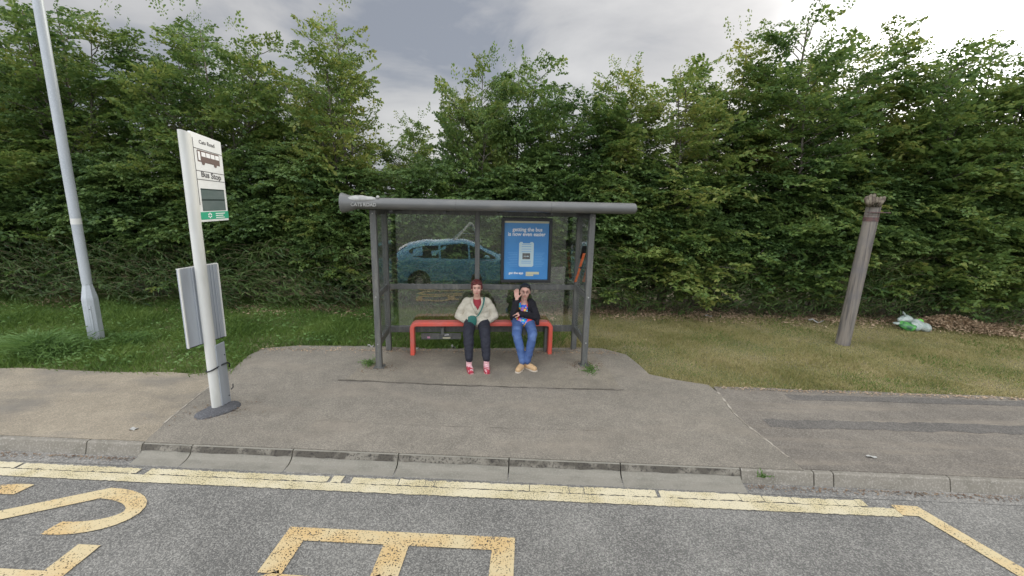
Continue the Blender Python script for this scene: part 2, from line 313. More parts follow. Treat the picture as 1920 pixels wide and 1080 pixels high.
M['litter'] = mat('paper_litter', (.42, .41, .37), .7)
M['skin'] = mat('skin', (.56, .33, .25), .5, noise=[(12, (.60, .32, .26), .45, .7)])
M['eye'] = mat('eye_dark', (.03, .02, .02), .3); M['lip'] = mat('lips', (.42, .13, .12), .5)
M['redhair'] = mat('red_hair', (.13, .022, .018), .6, noise=[(30, (.06, .014, .012), .45, .6, 4, (1, 1, .3))], bump=(60, .8, .01))
M['blackhair'] = mat('black_hair', (.012, .011, .012), .45, bump=(60, .8, .01))
M['jacket'] = mat('cream_jacket', (.52, .48, .38), .8, noise=[(9, (.44, .40, .31), .45, .7)], bump=(9, .9, .03))
M['redtop'] = mat('dark_red_top', (.27, .025, .035), .8)
M['trouser'] = mat('black_trousers', (.014, .015, .024), .8, bump=(10, .8, .02))
M['sock'] = mat('pink_socks', (.72, .45, .46), .85, noise=[(60, (.6, .3, .33), .5, .6)])
M['redshoe'] = mat('red_patterned_shoes', (.42, .035, .06), .6, noise=[(26, (.65, .42, .42), .55, .6, 1)])
M['bag'] = mat('green_bag', (.018, .125, .10), .55)
M['cardigan'] = mat('black_cardigan', (.010, .009, .013), .9, bump=(14, .8, .02))
M['jeans'] = mat('blue_jeans', (.05, .10, .24), .8, noise=[(7, (.10, .17, .34), .5, .7), (4, (.03, .06, .16), .52, .7)], bump=(11, .9, .02))
M['tanshoe'] = mat('tan_shoes', (.50, .33, .17), .7); M['sole'] = mat('pale_sole', (.55, .48, .38), .7)
M['wglass'] = mat('specs', (.02, .02, .02), .2)
def floral():
    m = bpy.data.materials.new('floral_top'); m.use_nodes = True; t = m.node_tree; b = t.nodes['Principled BSDF']; b.inputs['Roughness'].default_value = .8
    tc = N(t, 'ShaderNodeTexCoord'); v = N(t, 'ShaderNodeTexVoronoi'); v.inputs['Scale'].default_value = 17; t.links.new(tc.outputs['Object'], v.inputs['Vector'])
    sp = N(t, 'ShaderNodeSeparateColor'); t.links.new(v.outputs['Color'], sp.inputs[0])
    cr = N(t, 'ShaderNodeValToRGB'); cr.color_ramp.interpolation = 'CONSTANT'; e = cr.color_ramp.elements
    e[0].color = (.75, .05, .03, 1); e[1].position = .82; e[1].color = (.42, .22, .5, 1)
    for p, c in ((.25, (.85, .45, .03, 1)), (.45, (.02, .12, .62, 1)), (.6, (.02, .4, .6, 1)), (.72, (.8, .12, .04, 1))): x = e.new(p); x.color = c
    t.links.new(sp.outputs[0], cr.inputs[0])
    r_ = N(t, 'ShaderNodeMath', operation='LESS_THAN'); r_.inputs[1].default_value = .28; t.links.new(v.outputs['Distance'], r_.inputs[0])
    mx = N(t, 'ShaderNodeMix', data_type='RGBA'); t.links.new(r_.outputs[0], mx.inputs[0]); t.links.new(cr.outputs[0], mx.inputs[6]); mx.inputs[7].default_value = (.85, .62, .1, 1)
    t.links.new(mx.outputs[2], b.inputs['Base Color']); return m
M['floral'] = floral()
M['carblue'] = mat('car_paint_blue', (.15, .37, .52), .22, .1, spec=.6)
M['carglass'] = mat('car_window', (.012, .016, .018), .08); M['tyre'] = mat('tyre_rubber', (.02, .02, .02), .8)
M['rim'] = mat('wheel_rim', (.4, .41, .42), .35, .6); M['taill'] = mat('tail_light', (.45, .04, .03), .2); M['headl'] = mat('head_light', (.7, .72, .74), .15)
M['mast'] = mat('mast_grey', (.5, .5, .48), .4)

# ------------------------------------------------------------------ ground, road, pavement
ZR = -.12
def struct(mb, name, m, **k): return tag(mb.build(name, m, **k), kind='structure')
g = MB(); g.poly([(-900, -900), (900, -900), (900, 3.70), (-900, 3.70)], ZR-.006); g.poly([(-900, 3.9), (900, 3.9), (900, 1500), (-900, 1500)], -.09); struct(g, 'ground', M['ground'])
g = MB(); g.poly([(-200, -4.2), (200, -4.2), (200, 3.72), (-200, 3.72)], ZR); struct(g, 'road', M['road'])
g = MB(); g.poly([(-200, 3.60), (200, 3.60), (200, 3.745), (-200, 3.745)], ZR+.004); struct(g, 'road_channel', M['channel'])
# apron outlines
AP = [(-3.745, 3.816), (-3.83, 4.15), (-3.98, 4.9), (-4.11, 5.72), (-4.22, 6.2), (-4.19, 6.55), (-3.7, 6.72), (-2.5, 6.82), (-1.6, 6.78), (-.2, 6.95), (1.0, 7.1), (1.28, 7.08), (1.62, 6.82), (1.72, 6.4), (1.78, 6.03), (2.05, 5.88), (2.50, 5.72), (2.53, 5.51), (2.47, 4.9), (2.5, 4.6), (2.61, 4.0), (2.64, 3.816)]
SL = [(-2.42, 5.43), (-1.2, 5.41), (.2, 5.42), (1.27, 5.46), (1.22, 6.1), (1.05, 6.93), (-.2, 6.79), (-1.6, 6.64), (-2.25, 6.62)]
g = MB(); g.poly(AP, .0035, -.0038); struct(g, 'bus_stop_apron', M['apron'])
g = MB(); g.poly(SL, .0075, .0036); struct(g, 'shelter_slab', M['slab'])
LP = [(-60, 3.835), (-3.747, 3.835), (-3.832, 4.15), (-3.982, 4.9), (-4.112, 5.70)]
r2 = random.Random(3)
edge_l = [(-4.5-.35*i, 5.47+.03*math.sin(i*1.3)+r2.uniform(-.02, .02)-.005*i) for i in range(24)]
g = MB(); g.poly(LP + edge_l + [(-60, 5.3)], .0025, -.0038); struct(g, 'pavement', M['pav_l'])
edge_r = [(2.55+.4*i, 5.685+.02*math.sin(i*1.7)+r2.uniform(-.02, .02)) for i in range(22)]
RP = [(2.644, 3.835), (60, 3.835), (60, 5.7)] + edge_r[::-1] + [(2.533, 5.51), (2.473, 4.9), (2.503, 4.6), (2.613, 4.0)]
g = MB(); g.poly(RP, .0025, -.0038); struct(g, 'pavement', M['pav_r'])
# tarmac joints, painted shade of the step in front of the shelter, strips along the right pavement
g = MB()
def strip(pts, wd, z=.0115, jit=.3, n=14, rs=random.Random(5)):
    P = []
    for a, b in zip(pts[:-1], pts[1:]):
        for i in range(n): P.append((a[0]+(b[0]-a[0])*i/n, a[1]+(b[1]-a[1])*i/n))
    P.append(pts[-1]); L = []; Q = []
    for i, p in enumerate(P):
        a = P[max(i-1, 0)]; b = P[min(i+1, len(P)-1)]; d = Vector((b[0]-a[0], b[1]-a[1])).normalized(); nn = Vector((-d.y, d.x))
        w1 = wd*(1+rs.uniform(-jit, jit))/2; w2 = wd*(1+rs.uniform(-jit, jit))/2
        L.append((p[0]+nn.x*w1, p[1]+nn.y*w1, z)); Q.append((p[0]-nn.x*w2, p[1]-nn.y*w2, z))
    m = len(P); g.add(L+Q, [(i, i+1, m+i+1, m+i) for i in range(m-1)])
strip([(-2.5, 5.435), (-1.2, 5.405), (.2, 5.415), (1.3, 5.455)], .026, .0105, .8)  # shade below the slab's front lip, painted as a dark strip
strip([(-2.3, 4.36), (-1.2, 4.34), (0, 4.36), (.9, 4.385)], .003, .0065, .9)
struct(g, 'joint_and_shade_strip', M['jointshade'])
M['palejoint'] = mat('pale_joint', (.40, .36, .29), .9, noise=[(9, (.24, .21, .165), .42, .58)])
M['darkstrip'] = asphalt('dark_strip', (.10, .092, .08), (.20, .182, .155), 110, .35)
g = MB(); strip([(2.535, 5.5), (2.485, 4.9), (2.51, 4.6), (2.61, 4.02)], .022, .0065, .6); strip([(-4.10, 5.66), (-3.99, 4.9), (-3.84, 4.15)], .018, .0065, .8); struct(g, 'joint_and_shade_strip', M['palejoint'])
g = MB(); strip([(2.75, 4.70), (4.5, 4.75), (7, 4.82), (12, 4.85)], .19, .0055, .25); strip([(3.4, 5.42), (5, 5.46), (9, 5.5)], .15, .0055, .2); struct(g, 'pavement_strip', M['darkstrip'])
# kerbs
def kerb(xs, prof, name, mt, dirt=None, dirtp=None):
    g = MB(); d = MB()
    for a, b in zip(xs[:-1], xs[1:]):
        a += .005; b -= .005; jz = random.uniform(-.006, -.005)
        g.loft([[(x, y, z+jz) for y, z in prof] for x in (a, b)])
        if dirtp: d.loft([[(x, y, z+jz) for y, z in dirtp] for x in (a, b)])
    o = struct(g, name, mt, bevel=.004)
    if dirtp: struct(d, name, dirt)
    return o
nk = [(3.93, -.35), (3.93, 0), (3.805, 0), (3.79, -.012), (3.755, -.13), (3.755, -.35)]
kerb([-40+.915*i for i in range(40)]+[-3.75], nk, 'kerb', M['kerb'])
kerb([2.05, 2.72, 2.90, 3.95]+[3.95+.915*i for i in range(1, 40)], nk, 'kerb', M['kerb'])
bk = [(3.93, -.35), (3.93, 0), (3.815, 0), (3.800, -.006), (3.775, -.055), (3.755, -.078), (3.715, -.096), (3.60, -.112), (3.60, -.35)]
kerb([-3.75, -3.25, -2.24, -1.2, -.13, .93, 2.05], bk, 'kerb', M['buskerb'])
g = MB()
for a, b in zip([-3.75, -3.25, -2.24, -1.2, -.13, .93], [-3.25, -2.24, -1.2, -.13, .93, 2.05]):
    n = 14; top = []; bot = []
    for i in range(n+1):
        x = a+.006+(b-a-.012)*i/n; j = random.uniform(-.005, .006); top.append((x, 3.797, -.009)); bot.append((x, 3.770+j*.3, -.060+j*1.2))
    g.add(top+bot, [(i, i+1, n+2+i, n+1+i) for i in range(n)])
struct(g, 'kerb_dark_band', M['kerbdark'])  # blotchy darker band along the top of the bus kerb face
# mortar behind the joints so that they read dark
g = MB(); g.box(-40, -3.76, 3.822, 3.925, -.3, -.014); g.box(-3.74, 2.04, 3.822, 3.925, -.3, -.014); g.box(2.06, 40, 3.822, 3.925, -.3, -.014); struct(g, 'kerb_bedding', M['jointshade'])
# yellow lines
ZM = ZR+.009
g = MB()
def band(x0, x1, ya, yb, n, jit, z=ZM, slope=lambda x: 0):
    T = []; B = []
    for i in range(n+1):
        x = x0+(x1-x0)*i/n; s = slope(x)
        T.append((x, ya+s+random.uniform(-jit, jit), z)); B.append((x, yb+s+random.uniform(-jit, jit), z))
    g.add(T+B, [(i, i+1, n+2+i, n+1+i) for i in range(n)])
sl = lambda x: -.012*max(0, x+1)+.0
x = -30
while x < 3.0:
    L = random.choice([.12, .2, .35, .55, .9])*random.uniform(.7, 1.3) if x > -3.4 else random.uniform(1, 2)
    x2 = min(x+L, 3.02); gp = random.choice([.004, .007, .012, .03]) if random.random() < .85 else .09
    ja = random.uniform(-.012, .010); jb = 0
    band(x, x2-gp, 3.570+ja, 3.486, max(3, int((x2-x)/.022)), .0075, ZM, lambda q: 0); x = x2
band(-30, 3.22, 3.477, 3.372, 1500, .0055, ZM, lambda q: 0)
def poly_strip(P, wd, n=8):
    L = []; Q = []; P = [Vector(p) for p in P]
    D = [(b-a).normalized() for a, b in zip(P[:-1], P[1:])]
    for i, p in enumerate(P):
        d0 = D[max(i-1, 0)]; d1 = D[min(i, len(D)-1)]; t = (d0+d1).normalized(); nn = Vector((-t.y, t.x)); k = 1/max(.5, nn.dot(Vector((-d1.y, d1.x))))
        L.append((p+nn*wd/2*k)); Q.append((p-nn*wd/2*k))
    return L, Q
def addstrip(g, P, wd, z=ZM):
    L, Q = poly_strip(P, wd); n = len(L)
    g.add([(v.x, v.y, z) for v in L+Q], [(i, i+1, n+i+1, n+i) for i in range(n-1)])
struct(g, 'yellow_line', M['yline'])
g = MB(); addstrip(g, [(3.225, 3.46), (3.40, 3.455), (3.66, 2.68), (4.6, -.2)], .13); struct(g, 'yellow_line', M['ytext'])
# lettering on the road: a = along +X (letter up), b = letter right (-Y)
def rl(ch, x0, y0, W=.55, Hh=1.76, t=.17, name='road_marking'):
    g = MB()
    def S(pts, wd=t): addstrip(g, [(x0+a, y0-b) for a, b in pts], wd)
    def rect(a0, a1, b0, b1):
        n = max(2, int((a1-a0)/.05)); m = max(2, int((b1-b0)/.05))
        g.poly([(x0+a0, y0-b0), (x0+a1, y0-b0), (x0+a1, y0-b1), (x0+a0, y0-b1)], ZM)
    q = .13
    if ch == 'B':
        rect(0, Hh, 0, q); rect(0, t, q+.0, W-.12); rect(.78, .97, q, W-.12); rect(Hh-t, Hh, q, W-.12)
        S([(t/2, W-.12), (.12, W-.06), (.45, W-.05), (.80, W-.06), (.875, W-.11)], .12); S([(.88, W-.11), (.95, W-.06), (1.3, W-.05), (1.6, W-.06), (Hh-t/2, W-.12)], .12)
    elif ch == 'S':
        P = []
        for i in range(15):   # upper bowl: from right terminal over the top to the middle
            th = R(-2) + R(182)*i/14
            P.append((Hh-.42+.335*math.sin(math.pi/2-(th-R(90))) if False else Hh-.50+.42*math.sin(th), W/2+(W/2-.07)*math.cos(th)))
        lo = [(Hh-a, W-b) for a, b in P][::-1]
        S([(P[0][0]-.02, P[0][1]-.005)]+P+[(Hh/2, W/2)]+lo+[(lo[-1][0]+.02, lo[-1][1]+.005)], .135)
    elif ch == 'T':
        rect(Hh-t, Hh, 0, W+.03); rect(0, Hh-t, W/2-.04, W/2+.09)
    elif ch == 'O':
        P = [(Hh/2+(Hh/2-.08)*math.sin(2*math.pi*i/28), W/2+(W/2-.07)*math.cos(2*math.pi*i/28)) for i in range(29)]; S(P, .14)
    elif ch == 'P':
        rect(0, Hh, 0, q); rect(Hh-t, Hh, q, W-.12); rect(.78, .95, q, W-.12); S([(Hh-t/2, W-.12), (1.6, W-.06), (1.3, W-.05), (.98, W-.06), (.87, W-.12)], .12)
    elif ch == 'U':
        S([(Hh, .065), (.5, .065), (.2, .1), (.08, W/2), (.2, W-.1), (.5, W-.065), (Hh, W-.065)], .13)
    struct(g, name, M['ytext'])
for k, ch in enumerate('STOP'): rl(ch, -4.83, 3.28-.62*k)
for k, ch in enumerate('BUS'): rl(ch, -1.80, 2.93-.62*k)

# ------------------------------------------------------------------ verge soil
g = MB(); n = 60
xs = [-40+80*i/n for i in range(n+1)]; ys = [3.95, 5.2, 5.8, 6.6, 7.4, 8.2, 9, 10, 12, 16, 30]
vs = [(x, y, -.03+max(0, y-8.2)*.04) for y in ys for x in xs]; m = n+1
g.add(vs, [(j*m+i, j*m+i+1, (j+1)*m+i+1, (j+1)*m+i) for j in range(len(ys)-1) for i in range(n)]); struct(g, 'verge', M['soil'], smooth=True)
def gz(y): return -.03+np.maximum(0, np.asarray(y)-8.2)*.04
def inpoly(P, x, y):
    r_ = np.zeros(len(x), bool); n = len(P)
    for i in range(n):
        x1, y1 = P[i]; x2, y2 = P[(i+1) % n]
        c = ((y1 > y) != (y2 > y)) & (x < (x2-x1)*(y-y1)/(y2-y1+1e-12)+x1); r_ ^= c
    return r_
def edge(x):   # front edge of the grass
    return np.where(x < 0, 5.47+.03*np.sin((x+4.5)*-3.7), 5.685+.02*np.sin(x*4.2))
def blades(n, x0, x1, y0, y1, h0, h1, wd, dens=None):
    x = rng.uniform(x0, x1, n); y = rng.uniform(y0, y1, n)
    ok = ~inpoly(AP, x+rng.normal(0, .035, n), y+rng.normal(0, .035, n)) & (y > edge(x)-.02+rng.normal(0, .045, n))
    if dens is not None: ok &= rng.uniform(0, 1, n) < dens(x, y)
    x, y = x[ok], y[ok]; n = len(x); z = gz(y)
    h = rng.uniform(h0, h1, n)*(.75+.5*np.clip(np.sin(x*2.1+np.sin(y*3))*np.sin(y*2.7+x), -.5, 1)); a = rng.uniform(0, 2*np.pi, n); ln = rng.uniform(.1, .9, n)*h
    b = rng.uniform(0, 2*np.pi, n); w_ = rng.uniform(.6, 1.3, n)*wd
    V = np.zeros((n, 4, 3)); dx, dy = np.cos(a), np.sin(a); ex, ey = np.cos(b), np.sin(b)
    V[:, 0] = np.c_[x-dx*w_/2, y-dy*w_/2, z]; V[:, 1] = np.c_[x+dx*w_/2, y+dy*w_/2, z]
    V[:, 2] = np.c_[x+dx*w_*.4+ex*ln*.4, y+dy*w_*.4+ey*ln*.4, z+h*.6]; V[:, 3] = np.c_[x+ex*ln, y+ey*ln, z+h]
    return V
mixr = lambda x, y: np.clip(.5+(x-.2)*.9+.15*np.sin(y*3), 0, 1)      # lush left, dry right
VL = blades(210000, -12.5, 3, 5.3, 9.7, .05, .15, .008, lambda x, y: (1-mixr(x, y)) * 1.0)
tag(quadmesh(VL, 'grass', M['grass']), 'lush green unmown grass left of and behind the shelter', 'grass', kind='stuff')
VR = blades(260000, -1, 13, 5.5, 9.6, .02, .055, .008, lambda x, y: mixr(x, y)*(1-.55*np.clip((y-8.6), 0, 1)))
tag(quadmesh(VR, 'grass', M['drygrass']), 'short dry yellowish mown grass right of the shelter', 'grass', kind='stuff')
VG = blades(62000, -1, 13, 5.5, 9.6, .03, .07, .008, lambda x, y: mixr(x, y)*np.clip(np.sin(x*1.9+1)*np.sin(y*2.3+x*.7)*1.2+.5*np.sin(x*4.3+y*2)*np.sin(y*5.1-x)+.7*np.clip(6.5-y, 0, .8)-.15, 0.03, 1))
tag(quadmesh(VG, 'grass', M['grass']), 'greener grass patches near the pavement edge at right', 'grass', kind='stuff')
# broad leaved bits in the lush grass
n = 7000; x = rng.uniform(-12, -2.3, n); y = rng.uniform(5.5, 9.0, n); keep = ~inpoly(AP, x, y) & (np.sin(x*2.3)*np.sin(y*3.1+x)+rng.normal(0, .5, n) > .1); x, y = x[keep], y[keep]; n = len(x); V = np.zeros((n, 4, 3)); a = rng.uniform(0, 6.28, n); L = rng.uniform(.015, .045, n); zz = gz(y)+rng.uniform(.05, .14, n)
for k, (p, q) in enumerate(((-1, 0), (0, -.45), (1, 0), (0, .45))):
    V[:, k] = np.c_[x+L*(p*np.cos(a)-q*np.sin(a)), y+L*(p*np.sin(a)+q*np.cos(a)), zz+rng.uniform(-.01, .02, n)]
tag(quadmesh(V, 'broadleaf_weeds', M['weed']), 'small pale broad leaved weeds through the lush grass on the left', 'weeds', kind='stuff')
# leaf litter under the hedge
n = 16000; x = rng.uniform(-12, 13, n); y = 8.95+np.abs(rng.normal(0, .35, n))-.1*(x < 0)+.3*np.clip(x, 0, 1); y -= rng.uniform(0, .5, n)*(rng.uniform(0, 1, n) < .4)
V = np.zeros((n, 4, 3)); a = rng.uniform(0, 6.28, n); L = rng.uniform(.015, .035, n)
for k, (p, q) in enumerate(((-1, 0), (0, -.5), (1, 0), (0, .5))):
    V[:, k] = np.c_[x+L*(p*np.cos(a)-q*np.sin(a)), y+L*(p*np.sin(a)+q*np.cos(a)), gz(y)+.02+rng.uniform(0, .03, n)]
tag(quadmesh(V, 'leaf_litter', M['chips']), 'brown dead leaves scattered along the foot of the hedge', 'leaf litter', kind='stuff')
n = 1500; x = np.concatenate([rng.uniform(-4.2, 1.6, n//2), rng.uniform(2.6, 9, n//2)]); y = np.where(x < 1.7, 6.70+.07*(x+1)+rng.normal(0, .06, n), 5.62+rng.normal(0, .03, n)); V = np.zeros((n, 4, 3)); a = rng.uniform(0, 6.28, n); L = rng.uniform(.008, .02, n)
for k, (p, q) in enumerate(((-1, 0), (0, -.5), (1, 0), (0, .5))):
    V[:, k] = np.c_[x+L*(p*np.cos(a)-q*np.sin(a)), y+L*(p*np.sin(a)+q*np.cos(a)), .008+rng.uniform(0, .015, n)]
tag(quadmesh(V, 'leaf_litter', M['chips']), 'small dead leaves and crumbs along the tarmac edge', 'leaf litter', kind='stuff')

# grit and crumbs gathered round the post feet and in the road channel
cx_ = []; cy_ = []; cz_ = []
for px, py, q, k in ((-2.11, 5.93, .13, 260), (.88, 6.30, .16, 320), (-2.20, 6.64, .10, 120), (.79, 7.02, .10, 120), (-3.45, 4.5, .22, 260)):
    a = rng.uniform(0, 6.28, k); d = np.abs(rng.normal(0, q, k))+.05; cx_.append(px+d*np.cos(a)); cy_.append(py+d*.7*np.sin(a)); cz_.append(np.full(k, .011))
k = 2600; cx_.append(rng.uniform(-7, 8, k)); cy_.append(3.715-np.abs(rng.normal(0, .035, k))); cz_.append(np.full(k, ZR+.010))
x = np.concatenate(cx_); y = np.concatenate(cy_); zz = np.concatenate(cz_); ok = ~((x > -3.76) & (x < 2.06) & (y < 3.8)) | (y > 3.8); x, y, zz = x[ok], y[ok], zz[ok]; n = len(x); V = np.zeros((n, 4, 3)); a = rng.uniform(0, 6.28, n); L = rng.uniform(.004, .013, n)
for k, (p, q) in enumerate(((-1, 0), (0, -.6), (1, 0), (0, .6))):
    V[:, k] = np.c_[x+L*(p*np.cos(a)-q*np.sin(a)), y+L*(p*np.sin(a)+q*np.cos(a)), zz+rng.uniform(0, .008, n)]
tag(quadmesh(V, 'grit', M['litterleaf']), 'dark grit and crumbs gathered round the post feet and along the kerb', 'grit', kind='stuff')

# ------------------------------------------------------------------ foliage generators
def leaves_to_verts(P, D, Nn, L, W):
    """P base, D dir, Nn normal (n,3) -> kite quads"""
    S = np.cross(D, Nn); S /= np.linalg.norm(S, axis=1, keepdims=True)+1e-9; L = L[:, None]; W = W[:, None]
    V = np.zeros((len(P), 4, 3)); V[:, 0] = P; V[:, 1] = P+D*L*.45+S*W*.5+Nn*L*.07; V[:, 2] = P+D*L-Nn*L*.12; V[:, 3] = P+D*L*.45-S*W*.5+Nn*L*.07
    return V
def unit(v): return v/(np.linalg.norm(v, axis=-1, keepdims=True)+1e-9)
def spray(n, length, leafL, seed, flat=.18, narrow=1.0):
    r_ = np.random.default_rng(seed); P = []; D = []; Nn = []; L = []
    nsub = 5
    twigs = [(np.zeros(3), np.array([1., 0, -.12]), length)]
    for k in range(nsub):
        t = (k+.6)/nsub*.85; sgn = 1 if k % 2 else -1
        twigs.append((np.array([t*length, 0, -.1*t*length]), unit(np.array([.75, sgn*.8*narrow, r_.uniform(-.25, .25)])), length*.5*(1.1-t)))
    per = max(3, n//len(twigs))
    for b, d, l in twigs:
        for i in range(per):
            t = (i+.5)/per; s = 1 if i % 2 else -1; side = np.array([-d[1], d[0], 0.])
            P.append(b+d*l*t); D.append(unit(d*.6+side*s*.8+r_.normal(0, .25, 3))); Nn.append(unit(np.array([0, 0, 1.])+r_.normal(0, flat+.2, 3))); L.append(leafL*r_.uniform(.7, 1.25))
    P, D, Nn, L = map(np.array, (P, D, Nn, L)); Nn = unit(Nn-D*(Nn*D).sum(1, keepdims=True))
    return leaves_to_verts(P, D, Nn, L, L*.62)
def frames(D, roll):
    """rotation matrices whose x axis is D"""
    D = unit(D); U = np.tile([0, 0, 1.], (len(D), 1)); Y = np.cross(U, D); bad = np.linalg.norm(Y, axis=1) < .05; Y[bad] = [0, 1, 0]; Y = unit(Y); Z = np.cross(D, Y)
    c, s = np.cos(roll)[:, None], np.sin(roll)[:, None]; Y2 = Y*c+Z*s; Z2 = -Y*s+Z*c
    return np.stack([D, Y2, Z2], axis=2)
def place(templates, P, D, scale, roll, r_):
    P = np.asarray(P); out = []; F = frames(np.asarray(D), roll); idx = r_.integers(0, len(templates), len(P))
    for k, T in enumerate(templates):
        m = idx == k
        if not m.any(): continue
        V = np.einsum('sij,lvj->slvi', F[m], T)*scale[m][:, None, None, None]+P[m][:, None, None, :]
        out.append(V.reshape(-1, 4, 3))
    return np.concatenate(out)
SPR = [spray(n_, .5, l_, s, flat=.3) for s, (n_, l_) in enumerate(((44, .070), (38, .084), (30, .104), (40, .076), (28, .112), (36, .088)))]
TIP = [spray(16, .55, .070, 20+s, narrow=.5) for s in range(3)]
def tubes_mesh(name, paths, mt, parent, sides=6):
    g = MB()
    for pts, rad in paths: g.tube(pts, rad, sides, cap=False)
    return g.build(name, mt, parent, smooth=True)
def make_tree(h, rad, seed, nstem=5, dens=1.0):
    r_ = np.random.default_rng(seed); paths = []; P = []; D = []; TP = []; TD = []
    for s in range(nstem):
        az = s*2*np.pi/nstem+r_.uniform(-.5, .5); top = np.array([np.cos(az)*rad*.75*r_.uniform(.4, 1.1), np.sin(az)*rad*.6*r_.uniform(.3, 1.1), h*(1. if s == 0 else r_.uniform(.70, .95))])
        if s == 0: top[:2] *= .3
        base = np.array([np.cos(az)*.12, np.sin(az)*.12, -.15]); pts = []
        for i in range(9):
            t = i/8; p = base+(top-base)*np.array([t**1.4, t**1.4, t]); p[:2] += r_.normal(0, .05, 2)*(t > 0); pts.append(p)
        paths.append((pts, [(.075 if s == 0 else .05)*(1-.88*i/8)*h/5.5 for i in range(9)]))
        pts = np.array(pts)
        nb = int(44*dens)
        for b in range(nb):
            t = .10+.86*(b+.5)/nb; i = min(7, int(t*8)); p = pts[i]+(pts[i+1]-pts[i])*(t*8-i)
            a2 = r_.uniform(0, 2*np.pi) if r_.uniform() < .4 else az+r_.normal(0, .9)
            L = rad*(.95-.58*t**1.8)*r_.uniform(.45, 1.15); upk = .25+.75*t
            d = unit(np.array([np.cos(a2), np.sin(a2), upk])); bp = [p]
            for k in range(1, 5): bp.append(p+d*L*k/4+np.array([0, 0, -.22*L*(k/4)**2])+r_.normal(0, .025, 3))
            paths.append((bp, [.014*(1.2-t)+.004]*1+[.010, .008, .006, .004])); bp = np.array(bp)
            ns = max(3, int(L/.125))
            for k in range(ns):
                tt = .15+.85*(k+1)/ns; j = min(3, int(tt*4-1e-6)); q = bp[j]+(bp[j+1]-bp[j])*(tt*4-j)
                a3 = a2+(1 if k % 2 else -1)*r_.uniform(.2, 1.1); P.append(q+r_.normal(0, .06, 3)); D.append([np.cos(a3), np.sin(a3), r_.uniform(-.35, .45)+.5*t*t])
        # leader: sparse upright shoots
        for k in range(5):
            TP.append(pts[-1]-np.array([0, 0, .15*k])+r_.normal(0, .08, 3)); TD.append([r_.normal(0, .7), r_.normal(0, .7), 1])
        for k in range(int(9)):
            i = r_.integers(5, 9); a3 = r_.uniform(0, 6.28); o = r_.uniform(.1, .5)*rad*.8
            q = pts[i]+np.array([np.cos(a3)*o, np.sin(a3)*o, r_.uniform(0, .3)]); TP.append(q); TD.append([np.cos(a3)*.5, np.sin(a3)*.5, 1])
    P = np.array(P); V1 = place(SPR, P, np.array(D), r_.uniform(.75, 1.15, len(P)), r_.normal(0, .3, len(P)), r_)
    TP = np.array(TP); V2 = place(TIP, TP, np.array(TD), r_.uniform(.7, 1.1, len(TP)), r_.uniform(0, 6.28, len(TP)), r_)
    return paths, np.concatenate([V1, V2])
protos = []
for k, (h, rad) in enumerate(((6.2, 1.75), (5.9, 1.6), (5.3, 1.65), (6.0, 1.35), (5.2, 1.8))):
    paths, V = make_tree(h, rad, 40+k); protos.append([h, rad, paths, V, None])
# (x, y, top z, width factor, prototype, rotation, label)
TREES = [(-14.2, 10.9, 6.3, 1.1, 1, 0, 'broad tree at the far left end of the row, half out of the picture'),
 (-12.2, 10.6, 6.0, 1.05, 0, 1.0, 'yellowish green tree left of the lamp post shaft'),
 (-10.4, 10.7, 6.55, 1.0, 1, 2.2, 'tall tree just right of the top of the lamp post'),
 (-8.35, 10.8, 6.45, .95, 3, .5, 'dark tree with a leaning top shoot behind the bus stop sign'),
 (-6.9, 10.6, 6.0, .9, 2, 3.1, 'dark green tree right of the bus stop sign head'),
 (-5.75, 11.0, 5.25, .62, 4, 4.0, 'lower tree in the gap left of the tall pointed tree'),
 (-4.2, 10.5, 6.2, .76, 3, 1.4, 'tall narrow pointed tree left above the shelter roof'),
 (-2.9, 10.8, 4.2, .6, 2, 5.0, 'lowest tree, at the dip of the skyline above the roof left end'),
 (-1.25, 10.6, 5.35, .60, 4, .3, 'tree above the roof middle, first right of the skyline dip'),
 (-.2, 10.6, 5.5, .75, 2, 2.0, 'tree with spiky top directly above the two women'),
 (.9, 10.8, 4.8, .72, 1, 4.4, 'rounded tree above the blue poster'),
 (1.95, 10.6, 5.3, .7, 3, 3.3, 'thin tree with loose leaning shoots above the right roof end'),
 (3.05, 10.7, 5.4, .95, 4, 1.2, 'loose crowned tree just right of the shelter'),
 (4.5, 10.6, 6.0, .85, 3, 5.5, 'tree with two sparse upright shoots, left of the wooden pole'),
 (5.75, 10.8, 6.35, .95, 0, 3.6, 'tallest tree right of the shelter, above the wooden pole'),
 (7.3, 10.6, 6.15, .95, 1, 5.2, 'pointed tree just right of the wooden pole'),
 (8.8, 10.8, 5.65, .95, 2, .9, 'dark tree above the green and white carrier bag'),
 (10.1, 10.5, 6.05, 1.0, 4, 2.7, 'bushy tree below the bright patch of sky'),
 (12.0, 10.8, 6.2, 1.1, 0, 4.6, 'last tree at the right edge of the picture')]
def add_tree(x, y, top, wf, k, rz, label):
    h, rad, paths, V, me = protos[k]; root = empty('tree', (x, y-.25, .06), rz); root.scale = (wf*1.08, wf*1.08, (top-.06)/h*.965)
    tag(root, label, 'tree', 'trees in a row behind the hedge')
    if me is None:
        a = tubes_mesh('trunk', paths, M['bark'], root); b = quadmesh(V, 'crown', M['leaf'], root); protos[k][4] = (a, b)
    else:
        for o in me: c = o.copy(); COL.objects.link(c); c.parent = root
for i, t_ in enumerate(TREES): add_tree(t_[0], t_[1]+(.35 if i % 2 else -.25), *t_[2:])

